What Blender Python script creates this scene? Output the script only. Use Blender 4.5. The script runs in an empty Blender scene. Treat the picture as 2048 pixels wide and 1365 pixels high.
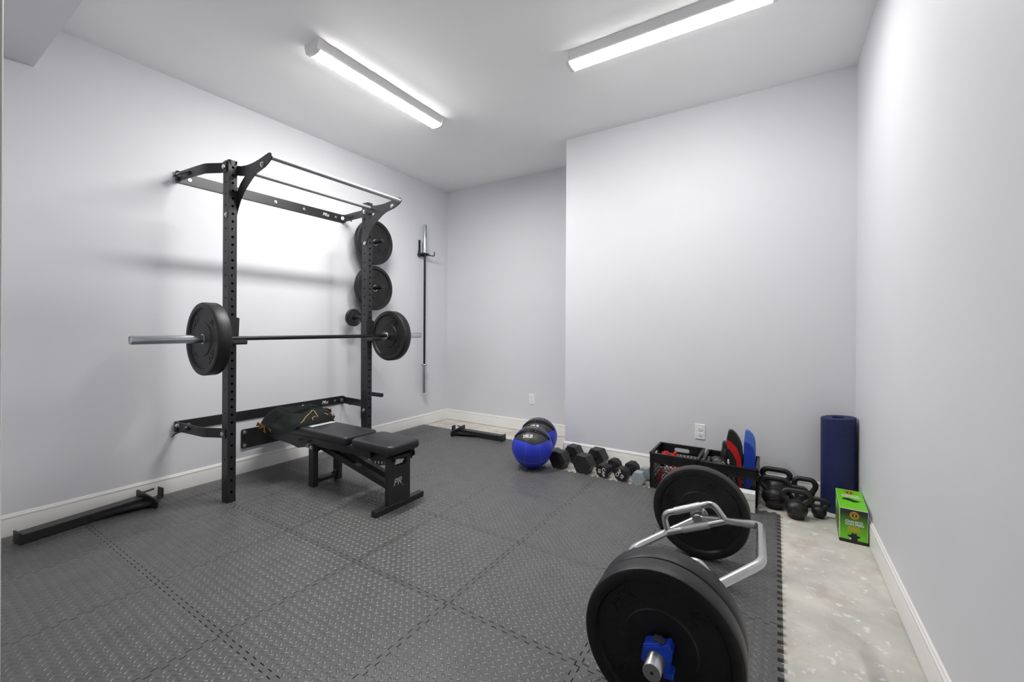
import bpy, bmesh, math, random
from mathutils import Matrix, Vector, noise

random.seed(7)
scene = bpy.context.scene
C = scene.collection

# ------------------------------------------------------------------ camera
F_PX, CX, HY, TH, ROLL, CAM_H = 841.3, 1023.0, 656.0, 0.5615, 0.0049, 1.17
sT, cT = math.sin(TH), math.cos(TH)
cam_data = bpy.data.cameras.new('camera')
cam_data.sensor_width = 36.0
cam_data.lens = F_PX / 2048.0 * 36.0
cam_data.shift_x = (1024.0 - CX) / 2048.0
cam_data.shift_y = -(682.5 - HY) / 2048.0
cam_data.clip_start = 0.02
cam = bpy.data.objects.new('camera', cam_data)
C.objects.link(cam)
_f = Vector((-sT, cT, 0)); _r = Vector((cT, sT, 0)); _u = Vector((0, 0, 1))
_x = _r * math.cos(ROLL) + _u * math.sin(ROLL)
_y = -_r * math.sin(ROLL) + _u * math.cos(ROLL)
_z = -_f
cam.matrix_world = Matrix(((_x.x, _y.x, _z.x, 0), (_x.y, _y.y, _z.y, 0), (_x.z, _y.z, _z.z, CAM_H), (0, 0, 0, 1)))
scene.camera = cam

# ------------------------------------------------------------------ world, exposure
LAMP_LONG, LAMP_CROSS = 122.0, 50.0     # radiance of the two tube lamps
world = bpy.data.worlds.new('world'); scene.world = world; world.use_nodes = True
# no light enters from outside the picture: the two ceiling tube lamps are the only lights
world.node_tree.nodes['Background'].inputs[0].default_value = (0, 0, 0, 1)
world.node_tree.nodes['Background'].inputs[1].default_value = 0.0
vs = scene.view_settings
vs.view_transform = 'Standard'; vs.look = 'None'; vs.gamma = 1.0; vs.exposure = 0.32
vs.use_curve_mapping = False

# ------------------------------------------------------------------ pixel -> place helpers (2048 x 1365 frame)
def ray(u, v):
    U, V = u - CX, v - HY
    a = (U * math.cos(ROLL) + V * math.sin(ROLL)) / F_PX
    b = (-U * math.sin(ROLL) + V * math.cos(ROLL)) / F_PX
    return (-sT + cT * a, cT + sT * a, -b)
def ony(u, v, y):
    r = ray(u, v); t = y / r[1]
    return (r[0] * t, y, CAM_H + r[2] * t)

# ------------------------------------------------------------------ materials
MATS = {}
def mat(name, col, rough=0.5, metal=0.0, var=0.0, vscale=30.0, bump=0.0, bscale=200.0, spec=0.5, coat=0.0, emit=None):
    if name in MATS: return MATS[name]
    m = bpy.data.materials.new(name); m.use_nodes = True
    nt = m.node_tree; b = nt.nodes['Principled BSDF']
    b.inputs['Base Color'].default_value = (*col, 1)
    b.inputs['Roughness'].default_value = rough
    b.inputs['Metallic'].default_value = metal
    b.inputs['Specular IOR Level'].default_value = spec
    if coat: b.inputs['Coat Weight'].default_value = coat
    if emit:
        b.inputs['Emission Color'].default_value = (*emit[0], 1); b.inputs['Emission Strength'].default_value = emit[1]
    tc = nt.nodes.new('ShaderNodeTexCoord')
    if var > 0:
        n = nt.nodes.new('ShaderNodeTexNoise'); n.inputs['Scale'].default_value = vscale; n.inputs['Detail'].default_value = 4
        nt.links.new(tc.outputs['Object'], n.inputs['Vector'])
        r = nt.nodes.new('ShaderNodeValToRGB')
        r.color_ramp.elements[0].position = 0.3; r.color_ramp.elements[1].position = 0.7
        r.color_ramp.elements[0].color = (*[c * (1 - var) for c in col], 1)
        r.color_ramp.elements[1].color = (*[min(1, c * (1 + var)) for c in col], 1)
        nt.links.new(n.outputs['Fac'], r.inputs['Fac']); nt.links.new(r.outputs['Color'], b.inputs['Base Color'])
    if bump > 0:
        n2 = nt.nodes.new('ShaderNodeTexNoise'); n2.inputs['Scale'].default_value = bscale; n2.inputs['Detail'].default_value = 3
        nt.links.new(tc.outputs['Object'], n2.inputs['Vector'])
        bp = nt.nodes.new('ShaderNodeBump'); bp.inputs['Strength'].default_value = bump; bp.inputs['Distance'].default_value = 0.002
        nt.links.new(n2.outputs['Fac'], bp.inputs['Height']); nt.links.new(bp.outputs['Normal'], b.inputs['Normal'])
    MATS[name] = m
    return m

M_WALL = mat('wall_paint', (0.735, 0.737, 0.763), 0.55, var=0.012, vscale=3, bump=0.04, bscale=350, spec=0.3)
M_CEIL = mat('ceiling_paint', (0.94, 0.94, 0.935), 0.8, var=0.01, vscale=3, bump=0.05, bscale=300, spec=0.2)
M_TRIM = mat('trim_paint', (0.86, 0.85, 0.82), 0.35, var=0.01, vscale=8)
M_FOAM = mat('foam_rubber', (0.104, 0.103, 0.102), 0.36, var=0.10, vscale=9, bump=0.10, bscale=900, spec=0.6)
M_STEEL = mat('black_powder_coat', (0.017, 0.017, 0.0185), 0.36, var=0.1, vscale=20, bump=0.05, bscale=1200, spec=0.5)
M_BARBLK = mat('black_oxide_bar', (0.03, 0.03, 0.03), 0.3, 0.7, var=0.08, vscale=40)
M_GREYBAR = mat('grey_grip_bar', (0.33, 0.33, 0.33), 0.42, 0.7, var=0.05, vscale=60)
M_CHROME = mat('chrome', (0.60, 0.63, 0.645), 0.25, 1.0, var=0.04, vscale=25)
M_BOLT = mat('zinc_bolt', (0.72, 0.72, 0.70), 0.25, 1.0, var=0.08, vscale=300)
M_HEX = mat('brushed_hex_bar', (0.62, 0.62, 0.62), 0.24, 1.0, var=0.05, vscale=40)
M_GRIP = mat('knurled_grip', (0.66, 0.66, 0.65), 0.38, 1.0, var=0.1, vscale=300, bump=0.6, bscale=900)
M_RUB = mat('bumper_rubber', (0.0105, 0.0105, 0.011), 0.42, var=0.25, vscale=50, bump=0.45, bscale=260, spec=0.45)
M_RUBL = mat('moulded_letter_rubber', (0.007, 0.007, 0.0075), 0.3, var=0.1, vscale=50)
M_VINYL = mat('black_vinyl', (0.016, 0.016, 0.018), 0.38, var=0.1, vscale=30, bump=0.12, bscale=500, spec=0.55)
M_WHITEP = mat('white_print', (0.8, 0.8, 0.8), 0.6, var=0.02)
M_GREYP = mat('grey_print', (0.42, 0.42, 0.42), 0.5, var=0.02)
M_PLASTIC = mat('white_plastic', (0.92, 0.92, 0.90), 0.35, var=0.01)
M_DARK = mat('dark_slot', (0.02, 0.02, 0.02), 0.7, var=0.05)
M_BLUEP = mat('blue_plastic', (0.016, 0.085, 0.72), 0.35, var=0.06, vscale=20)
M_LABEL = mat('grey_label', (0.25, 0.25, 0.24), 0.6, var=0.3, vscale=120)
M_IRON = mat('powder_coated_iron', (0.013, 0.013, 0.0135), 0.4, var=0.12, vscale=40, bump=0.15, bscale=500, spec=0.5)
M_HEXRUB = mat('hex_rubber', (0.018, 0.018, 0.018), 0.42, var=0.25, vscale=25, bump=0.1, bscale=400)
M_GREYDB = mat('grey_vinyl_dip', (0.30, 0.345, 0.36), 0.4, var=0.06, vscale=30)
M_BALLB = mat('blue_ball_vinyl', (0.025, 0.045, 0.56), 0.38, var=0.06, vscale=20, bump=0.1, bscale=300)
M_BALLK = mat('black_ball_vinyl', (0.028, 0.028, 0.027), 0.42, var=0.1, vscale=20, bump=0.15, bscale=300)
M_SEAM = mat('ball_stitching', (0.12, 0.16, 0.62), 0.5, var=0.05)
M_CRATE = mat('crate_plastic', (0.012, 0.012, 0.012), 0.32, var=0.1, vscale=30)
M_NAVY = mat('navy_foam', (0.008, 0.014, 0.085), 0.55, var=0.15, vscale=40, bump=0.5, bscale=260)
M_GREEN = mat('green_print', (0.17, 0.62, 0.015), 0.4, var=0.03, vscale=20)
M_GOLD = mat('gold_print', (0.72, 0.42, 0.03), 0.45, var=0.05)
M_CARD = mat('cardboard_white', (0.78, 0.77, 0.72), 0.6, var=0.02)
M_BLACKP = mat('black_print', (0.012, 0.012, 0.012), 0.5, var=0.05)
M_RED = mat('red_vinyl', (0.55, 0.012, 0.012), 0.4, var=0.06, vscale=40)
M_BLUEV = mat('blue_pad_vinyl', (0.015, 0.05, 0.42), 0.4, var=0.06, vscale=30)
M_BLUEL = mat('light_blue_pad_vinyl', (0.07, 0.16, 0.55), 0.42, var=0.06, vscale=30)
M_CLOTH = mat('dark_green_cloth', (0.0125, 0.016, 0.0145), 0.85, var=0.2, vscale=25, bump=0.5, bscale=300, spec=0.2)
M_ORANGE = mat('orange_trim', (0.34, 0.125, 0.022), 0.75, var=0.45, vscale=60)
M_YELLOW = mat('gold_embroidery', (0.85, 0.55, 0.16), 0.6, var=0.08, vscale=60)
M_ROPE = mat('white_cord', (0.62, 0.62, 0.62), 0.45, var=0.1, vscale=60)
M_SKIN = mat('tan_print', (0.28, 0.16, 0.10), 0.5, var=0.35, vscale=60)
M_GREYCAN = mat('grey_shell', (0.09, 0.09, 0.095), 0.4, var=0.1)
M_DIFF1 = mat('lamp_diffuser_lengthwise', (0.9, 0.9, 0.9), 0.5, emit=((1.0, 0.99, 0.975), LAMP_LONG))
M_DIFF2 = mat('lamp_diffuser_crosswise', (0.9, 0.9, 0.9), 0.5, emit=((1.0, 0.99, 0.975), LAMP_CROSS))
M_HOUSE = mat('lamp_housing', (0.82, 0.82, 0.82), 0.25, var=0.01)

# concrete floor
def concrete():
    m = bpy.data.materials.new('painted_concrete'); m.use_nodes = True
    nt = m.node_tree; b = nt.nodes['Principled BSDF']; b.inputs['Roughness'].default_value = 0.55
    tc = nt.nodes.new('ShaderNodeTexCoord')
    def nz(scale, detail, rough=0.6):
        n = nt.nodes.new('ShaderNodeTexNoise'); n.inputs['Scale'].default_value = scale
        n.inputs['Detail'].default_value = detail; n.inputs['Roughness'].default_value = rough
        nt.links.new(tc.outputs['Object'], n.inputs['Vector']); return n
    def ramp(n, p0, p1, c0, c1):
        r = nt.nodes.new('ShaderNodeValToRGB'); r.color_ramp.elements[0].position = p0; r.color_ramp.elements[1].position = p1
        r.color_ramp.elements[0].color = (*c0, 1); r.color_ramp.elements[1].color = (*c1, 1)
        nt.links.new(n.outputs['Fac'], r.inputs['Fac']); return r
    def mixc(fac, a, c):
        x = nt.nodes.new('ShaderNodeMix'); x.data_type = 'RGBA'
        nt.links.new(fac, x.inputs['Factor']); nt.links.new(a, x.inputs['A']); nt.links.new(c, x.inputs['B']); return x
    base = ramp(nz(3.5, 6), 0.38, 0.62, (0.53, 0.515, 0.48), (0.70, 0.67, 0.60))
    pink = ramp(nz(2.2, 4), 0.45, 0.6, (0.50, 0.41, 0.34), (0.50, 0.41, 0.34))
    pf = ramp(nz(5.0, 5), 0.52, 0.68, (0, 0, 0), (0.75, 0.75, 0.75))
    m1 = mixc(pf.outputs['Color'], base.outputs['Color'], pink.outputs['Color'])
    wf = ramp(nz(19.0, 3), 0.60, 0.66, (0, 0, 0), (0.9, 0.9, 0.9))
    wc = nt.nodes.new('ShaderNodeRGB'); wc.outputs[0].default_value = (0.80, 0.79, 0.76, 1)
    m2 = mixc(wf.outputs['Color'], m1.outputs['Result'], wc.outputs[0])
    df = ramp(nz(60.0, 4), 0.70, 0.76, (0, 0, 0), (0.7, 0.7, 0.7))
    dc = nt.nodes.new('ShaderNodeRGB'); dc.outputs[0].default_value = (0.26, 0.24, 0.21, 1)
    m3 = mixc(df.outputs['Color'], m2.outputs['Result'], dc.outputs[0])
    nt.links.new(m3.outputs['Result'], b.inputs['Base Color'])
    bp = nt.nodes.new('ShaderNodeBump'); bp.inputs['Strength'].default_value = 0.15; bp.inputs['Distance'].default_value = 0.003
    nt.links.new(nz(40, 5).outputs['Fac'], bp.inputs['Height']); nt.links.new(bp.outputs['Normal'], b.inputs['Normal'])
    return m
M_CONC = concrete()

def gradient_print():
    # printed carton face: black at the top fading to bright green (the print itself)
    m = bpy.data.materials.new('carton_front_print'); m.use_nodes = True
    nt = m.node_tree; b = nt.nodes['Principled BSDF']; b.inputs['Roughness'].default_value = 0.4
    tc = nt.nodes.new('ShaderNodeTexCoord'); sp = nt.nodes.new('ShaderNodeSeparateXYZ')
    mr = nt.nodes.new('ShaderNodeMapRange'); mr.inputs['From Min'].default_value = 0.02; mr.inputs['From Max'].default_value = 0.175
    r = nt.nodes.new('ShaderNodeValToRGB'); r.color_ramp.elements[0].color = (0.17, 0.62, 0.015, 1); r.color_ramp.elements[0].position = 0.1
    r.color_ramp.elements[1].color = (0.014, 0.02, 0.01, 1); r.color_ramp.elements[1].position = 0.92
    nt.links.new(tc.outputs['Object'], sp.inputs[0]); nt.links.new(sp.outputs['Z'], mr.inputs['Value'])
    nt.links.new(mr.outputs['Result'], r.inputs['Fac']); nt.links.new(r.outputs['Color'], b.inputs['Base Color'])
    return m
M_GRAD = gradient_print()

# ------------------------------------------------------------------ mesh builder
class MB:
    def __init__(s): s.v = []; s.f = []
    def add(s, vs_, fs_, M=None):
        o = len(s.v)
        if M is not None: vs_ = [tuple(M @ Vector(p)) for p in vs_]
        s.v += [tuple(p) for p in vs_]; s.f += [tuple(i + o for i in q) for q in fs_]
        return s
    def box(s, x0, x1, y0, y1, z0, z1, M=None):
        return s.add([(x0,y0,z0),(x1,y0,z0),(x1,y1,z0),(x0,y1,z0),(x0,y0,z1),(x1,y0,z1),(x1,y1,z1),(x0,y1,z1)],
                     [(0,3,2,1),(4,5,6,7),(0,1,5,4),(1,2,6,5),(2,3,7,6),(3,0,4,7)], M)
    def tube(s, pts, r, n=10, closed=False, caps=True, M=None):
        P = [Vector(p) for p in pts]; N = len(P)
        R = r if isinstance(r, (list, tuple)) else [r] * N
        T = []
        for i in range(N):
            if closed: d = P[(i + 1) % N] - P[i - 1]
            else: d = P[min(i + 1, N - 1)] - P[max(i - 1, 0)]
            T.append(d.normalized())
        ref = Vector((0, 0, 1)) if abs(T[0].z) < 0.9 else Vector((1, 0, 0))
        U = (ref - T[0] * ref.dot(T[0])).normalized()
        vs_ = []
        for i in range(N):
            U = (U - T[i] * U.dot(T[i])).normalized(); W = T[i].cross(U)
            k = 1.0
            if 0 < i < N - 1 or closed:
                a = (P[i] - P[i - 1]).normalized(); b = (P[(i + 1) % N] - P[i]).normalized()
                k = 1.0 / max(0.75, math.sqrt(max(0.0, (1 + a.dot(b)) / 2)))
            for j in range(n):
                an = 2 * math.pi * j / n
                vs_.append(P[i] + (U * math.cos(an) + W * math.sin(an)) * R[i] * (k if k < 1.2 else 1.1))
        fs_ = []
        for i in range(N if closed else N - 1):
            i2 = (i + 1) % N
            for j in range(n):
                j2 = (j + 1) % n
                fs_.append((i * n + j, i * n + j2, i2 * n + j2, i2 * n + j))
        if caps and not closed:
            fs_.append(tuple(reversed(range(n)))); fs_.append(tuple(range((N - 1) * n, N * n)))
        return s.add(vs_, fs_, M)
    def cyl(s, p0, p1, r, n=20, r1=None, M=None):
        return s.tube([p0, p1], [r, r if r1 is None else r1], n, M=M)
    def lathe(s, prof, n=48, M=None, closed=False):
        vs_ = []; fs_ = []
        for (r, z) in prof:
            for j in range(n):
                a = 2 * math.pi * j / n; vs_.append((r * math.cos(a), r * math.sin(a), z))
        K = len(prof)
        for i in range(K if closed else K - 1):
            i2 = (i + 1) % K
            for j in range(n):
                j2 = (j + 1) % n
                fs_.append((i * n + j, i * n + j2, i2 * n + j2, i2 * n + j))
        return s.add(vs_, fs_, M)
    def prism(s, o2, z0, z1, M=None):
        n = len(o2)
        vs_ = [(x, y, z0) for x, y in o2] + [(x, y, z1) for x, y in o2]
        fs_ = [tuple(reversed(range(n))), tuple(range(n, 2 * n))]
        fs_ += [(i, (i + 1) % n, n + (i + 1) % n, n + i) for i in range(n)]
        return s.add(vs_, fs_, M)
    def ball(s, c, r, n=16, m=10, sc=(1, 1, 1), M=None):
        prof = [(max(1e-5, r * math.sin(math.pi * i / m)), -r * math.cos(math.pi * i / m)) for i in range(m + 1)]
        b = MB(); b.lathe(prof, n)
        return s.add([(c[0] + p[0] * sc[0], c[1] + p[1] * sc[1], c[2] + p[2] * sc[2]) for p in b.v], b.f, M)
    def grid(s, fn, nu, nv, closeu=False, M=None):
        vs_ = [fn(i / nu, j / nv) for i in range(nu + 1) for j in range(nv + 1)]
        fs_ = [(i * (nv + 1) + j, (i + 1) * (nv + 1) + j, (i + 1) * (nv + 1) + j + 1, i * (nv + 1) + j + 1) for i in range(nu) for j in range(nv)]
        return s.add(vs_, fs_, M)
    def mesh(s, name, weld=True):
        me = bpy.data.meshes.new(name); me.from_pydata(s.v, [], s.f)
        bm = bmesh.new(); bm.from_mesh(me)
        if weld: bmesh.ops.remove_doubles(bm, verts=bm.verts, dist=1e-6)
        bmesh.ops.recalc_face_normals(bm, faces=bm.faces)
        bm.to_mesh(me); bm.free()
        return me

def root_loc(p):
    l = Vector((0, 0, 0))
    while p is not None: l = l + p.location; p = p.parent
    return l
def finish(me, angle):
    if angle > 0:
        for p in me.polygons: p.use_smooth = True
        me.set_sharp_from_angle(angle=math.radians(angle))
def obj(name, mb, m, parent=None, local=False, angle=35, bevel=0, seg=2, kind=None, weld=True):
    """mb in world coordinates unless local; a child keeps its place under its thing's Empty"""
    if parent is not None and not local:
        d = root_loc(parent); mb.v = [(p[0] - d.x, p[1] - d.y, p[2] - d.z) for p in mb.v]
    me = mb.mesh(name, weld); finish(me, angle); me.materials.append(m)
    o = bpy.data.objects.new(name, me); C.objects.link(o); o.parent = parent
    if bevel:
        b = o.modifiers.new('bevel', 'BEVEL'); b.width = bevel; b.segments = seg; b.limit_method = 'ANGLE'; b.angle_limit = math.radians(40)
        b.harden_normals = True
    if kind: o['kind'] = kind
    return o
def tag(o, label, cat, group=None):
    o['label'] = label; o['category'] = cat
    if group: o['group'] = group
    return o
def thing(name, label, cat, loc=(0, 0, 0), rot=None, group=None):
    o = bpy.data.objects.new(name, None); C.objects.link(o); o.location = loc; o.empty_display_size = 0.1
    if rot: o.rotation_euler = rot
    return tag(o, label, cat, group)
def struct(name, mb, m, **k):
    o = obj(name, mb, m, **k); o['kind'] = 'structure'; return o
def dup(root):
    r = root.copy(); C.objects.link(r)
    for ch in list(root.children):
        c_ = ch.copy(); C.objects.link(c_); c_.parent = r
        for g in list(ch.children):
            d_ = g.copy(); C.objects.link(d_); d_.parent = c_
    return r
def MT(x, y, z): return Matrix.Translation((x, y, z))
def frame(o, ex, ey, ez):
    ex, ey, ez = Vector(ex), Vector(ey), Vector(ez)
    return Matrix(((ex.x, ey.x, ez.x, o[0]), (ex.y, ey.y, ez.y, o[1]), (ex.z, ey.z, ez.z, o[2]), (0, 0, 0, 1)))

_tc = {}
def text(mb, s, size, M, depth=0.0006, bold=0.0, shear=0.0, fn=None):
    """flat lettering, centred on the origin of M's xy plane, reading along +x"""
    key = (s, bold, shear)
    if key not in _tc:
        cu = bpy.data.curves.new('t', 'FONT'); cu.body = s; cu.align_x = 'CENTER'; cu.align_y = 'CENTER'
        cu.extrude = 0.5; cu.offset = bold; cu.shear = shear; cu.resolution_u = 3
        o = bpy.data.objects.new('t', cu); C.objects.link(o)
        dg = bpy.context.evaluated_depsgraph_get(); dg.update()
        me = bpy.data.meshes.new_from_object(o.evaluated_get(dg))
        _tc[key] = ([tuple(v.co) for v in me.vertices], [tuple(p.vertices) for p in me.polygons])
        bpy.data.objects.remove(o); bpy.data.curves.remove(cu); bpy.data.meshes.remove(me)
    vs_, fs_ = _tc[key]
    q = [(x * size, y * size, (z + 0.5) * depth) for x, y, z in vs_]
    if fn: q = [fn(*p) for p in q]
    mb.add(q, fs_, M)
    return mb
def bolts(parent, lst, m=None, local=False):
    for p, ax, r, h in lst: obj('bolt', bolt(MB(), p, ax, r, h), m or M_BOLT, parent, local=local)
def bolt(mb, p, ax, r=0.012, h=0.008):
    p, ax = Vector(p), Vector(ax).normalized()
    mb.cyl(p, p + ax * 0.0025, r * 1.35, 16)
    mb.cyl(p + ax * 0.0025, p + ax * h, r, 6)
    mb.cyl(p + ax * h, p + ax * (h + 0.004), r * 0.55, 10)
    return mb
def arc(c, r, a0, a1, n):
    return [(c[0] + r * math.cos(math.radians(a0 + (a1 - a0) * i / n)), c[1] + r * math.sin(math.radians(a0 + (a1 - a0) * i / n))) for i in range(n + 1)]
def smooth_path(pts, it=2, closed=False):
    P = [Vector(p) for p in pts]
    for _ in range(it):
        Q = []
        n = len(P)
        if not closed: Q.append(P[0])
        for i in range(n if closed else n - 1):
            a, b = P[i], P[(i + 1) % n]
            Q += [a * .75 + b * .25, a * .25 + b * .75]
        if not closed: Q.append(P[-1])
        P = Q
    return P
def fillet(pts, r, n=5):
    """round the corners of an open polyline"""
    P = [Vector(p) for p in pts]; out = [P[0]]
    for i in range(1, len(P) - 1):
        a = (P[i - 1] - P[i]); b = (P[i + 1] - P[i]); k = min(r, a.length * .45, b.length * .45)
        p0, p1 = P[i] + a.normalized() * k, P[i] + b.normalized() * k
        for j in range(n + 1):
            t = j / n; out.append(p0 * (1 - t) ** 2 + P[i] * 2 * t * (1 - t) + p1 * t ** 2)
    out.append(P[-1]); return out

# ================================================================== THE ROOM
XL, XR, YB, YP, XB, HC = -3.566, 0.443, 4.123, 3.540, -1.640, 2.903
YF = 0.10          # inner face of the wall the doorway is in
W = 0.12
struct('floor', MB().box(XL - W, XR + W, -2.2, YB + W, -0.1, 0.0), M_CONC)
struct('ceiling', MB().box(XL - W, XR + W, -2.2, YB + W, HC, HC + 0.1), M_CEIL)
struct('wall_left', MB().box(XL - W, XL, YF - W, YB + W, 0, HC), M_WALL)
struct('wall_right', MB().box(XR, XR + W, -2.2, YB + W, 0, HC), M_WALL)
struct('wall_back', MB().box(XL, XB, YB, YB + W, 0, HC), M_WALL)
struct('wall_projection', MB().box(XB, XR, YP, YB + W, 0, HC), M_WALL)
DX0 = -0.8725
struct('wall_front', MB().box(XL, DX0, YF - W, YF, 0, HC), M_WALL)
# white casing on the end of that wall, beside the opening behind the camera, widened to let in world light, now black
tr = MB().box(DX0 - 0.06, DX0 + 0.0125, YF, YF + 0.0115, 0, HC); tr.box(DX0, DX0 + 0.0125, YF - W, YF, 0, HC)
tr.box(DX0 - 0.06, DX0 + 0.0125, YF - W - 0.0115, YF - W, 0, HC)
struct('trim_1', tr, M_TRIM, bevel=0.002)
# soffit along the doorway wall
struct('ceiling_soffit', MB().box(XL, -0.9, YF, 0.572, 2.637, HC), M_WALL)

def baseboard(name, a, b, nrm):
    """a,b run along the foot of a wall; nrm points into the room; moulded profile"""
    a, b, n = Vector((*a, 0)), Vector((*b, 0)), Vector((*nrm, 0))
    prof = [(0, .004), (.013, .004), (.013, .102), (.0115, .106), (.0125, .110), (.0125, .118), (.008, .1215), (.0065, .128), (.0, .131)]
    mb = MB(); k = len(prof)
    vs_ = [tuple(p + n * d + Vector((0, 0, z))) for p in (a, b) for d, z in prof]
    fs_ = [(i, (i + 1) % k, k + (i + 1) % k, k + i) for i in range(k)] + [tuple(range(k)), tuple(range(k, 2 * k))]
    mb.add(vs_, fs_); return struct(name, mb, M_TRIM, angle=25)
baseboard('baseboard_left', (XL, YF + .012), (XL, YB), (1, 0))
baseboard('baseboard_back', (XL + .013, YB), (XB, YB), (0, -1))
baseboard('baseboard_projection', (XB - .0135, YP), (XR, YP), (0, -1))
baseboard('baseboard_alcove', (XB, YP), (XB, YB - .013), (-1, 0))
baseboard('baseboard_right', (XR, YF + .012), (XR, YP - .013), (-1, 0))
baseboard('baseboard_front', (XL + .013, YF), (DX0 - .06, YF), (0, 1))

# ------------------------------------------------------------------ ceiling lamps
def ceiling_lamp(label, loc, rz, m_diff):
    t = thing('ceiling_lamp', label, 'lamp', loc, (0, 0, rz), 'tube lamps on the ceiling')
    L = 0.566
    sec = [(-.068, 0), (-.068, -.020), (-.0525, -.0587), (.0525, -.0587), (.068, -.020), (.068, 0)]
    Mx = frame((-L + .02, 0, 0), (0, 1, 0), (0, 0, 1), (1, 0, 0))
    obj('housing', MB().prism(sec, 0, 2 * L - .04, Mx), M_HOUSE, t, local=True)
    dsec = [(-.0525, -.0605), (-.0535, -.0590)][::-1] + [(-.0525 + .105 * i / 10, -.0605 - .0125 * math.sin(math.pi * i / 10)) for i in range(1, 10)] + [(.0525, -.0605), (.0535, -.0590)]
    obj('diffuser', MB().prism(dsec, 0.005, 2 * L - .045, Mx), m_diff, t, local=True)
    for sx in (-1, 1):
        esec = [(-.071, 0), (-.071, -.022), (-.055, -.062), (-.04, -.071), (0, -.0755), (.04, -.071), (.055, -.062), (.071, -.022), (.071, 0)]
        obj('end_cap', MB().prism(esec, 0, .022, frame((sx * L - (.022 if sx > 0 else 0), 0, 0), (0, 1, 0), (0, 0, 1), (1, 0, 0))), M_HOUSE, t, local=True)
    return t
ceiling_lamp('white tube lamp running lengthwise above the weight bench, parallel to the rack', (-2.393, 2.075, HC), math.pi / 2, M_DIFF1)
ceiling_lamp('white tube lamp running crosswise in front of the projecting wall', (-0.564, 2.477, HC), 0, M_DIFF2)

# ------------------------------------------------------------------ wall outlets
def outlet(label, x, y, z):
    t = thing('wall_outlet', label, 'outlet', (x, y, z), None, 'wall outlets')
    obj('cover_plate', MB().box(-.036, .036, -.006, 0, -.058, .058), M_PLASTIC, t, local=True, bevel=.0035)
    for dz in (-.021, .021):
        r = obj('receptacle', MB().prism([(.0165 * math.cos(a) , max(-.0125, min(.0125, .0165 * math.sin(a)))) for a in [math.pi * 2 * i / 20 for i in range(20)]], 0, .003, frame((0, -.006, dz), (1, 0, 0), (0, 0, 1), (0, -1, 0))), M_PLASTIC, t, local=True)
        sl = MB()
        for dx in (-.006, .006): sl.box(dx - .0012, dx + .0012, -.0096, -.0088, dz + .001, dz + .008)
        sl.cyl((0, -.0088, dz - .006), (0, -.0096, dz - .006), .0024, 10)
        obj('slots', sl, M_DARK, r, local=True)
    return t
outlet('white wall outlet on the grey back wall of the alcove above the balls', -2.317, YB, .371)
outlet('white wall outlet on the projecting wall above the crates', -.4945, YP, .372)

# ================================================================== FOAM MAT
PIT, TZ = 0.592, 0.0135
MZ = 0.0168        # things stand on the tips of the tread
mat_root = thing('foam_mat', 'dark grey interlocking foam floor mat with a diamond tread covering most of the floor', 'mat', (0, 0, 0))
TA, TN = 0.0095, 12
_tile = {}
def tile_mesh(w, d, fl):
    """fl = (left, right, bottom, top) True where the side has teeth"""
    key = (round(w, 4), round(d, 4), fl)
    if key in _tile: return _tile[key]
    g = 0.0018
    def side(n, L):
        p = L / n; out = []
        for i in range(n):
            for s, o in ((.25 - .03, -TA), (.25 + .03, TA), (.75 - .03, TA), (.75 + .03, -TA)): out.append(((i + s) * p, o))
        return out
    Lf, Rf, Bf, Tf = fl
    lo = -TA if Lf else 0; ro = -TA if Rf else 0; bo = -TA if Bf else 0; to = -TA if Tf else 0
    nx, ny = max(1, round(w / PIT * TN)), max(1, round(d / PIT * TN))
    P = [(lo + g, bo + g)]
    if Bf: P += [(s, o + g) for s, o in side(nx, w)]
    P.append((w + ro - g, bo + g))
    if Rf: P += [(w + o - g, s) for s, o in side(ny, d)]
    P.append((w + ro - g, d + to - g))
    if Tf: P += [(s, d + o - g) for s, o in reversed(side(nx, w))]
    P.append((lo + g, d + to - g))
    if Lf: P += [(o + g, s) for s, o in reversed(side(ny, d))]
    mb = MB(); n = len(P); k = TA + .006
    inn = [(min(max(x, k), w - k), min(max(y, min(k, d / 3)), d - min(k, d / 3))) for x, y in P]
    vs_ = [(x, y, TZ) for x, y in P] + [(x, y, TZ) for x, y in inn] + [(x, y, 0) for x, y in P]
    fs_ = []
    for i in range(n):
        j = (i + 1) % n
        fs_ += [(i, j, n + j, n + i), (2 * n + i, 2 * n + j, j, i)]
    mb.add(vs_, fs_)
    ky = min(k, d / 3)
    mb.add([(k, ky, TZ), (w - k, ky, TZ), (w - k, d - ky, TZ), (k, d - ky, TZ)], [(0, 1, 2, 3)])
    me = bpy.data.meshes.new('foam_tile'); me.from_pydata(mb.v, [], mb.f); me.validate(); me.update(); me.materials.append(M_FOAM)
    _tile[key] = me
    return me
_tread = {}
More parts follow.
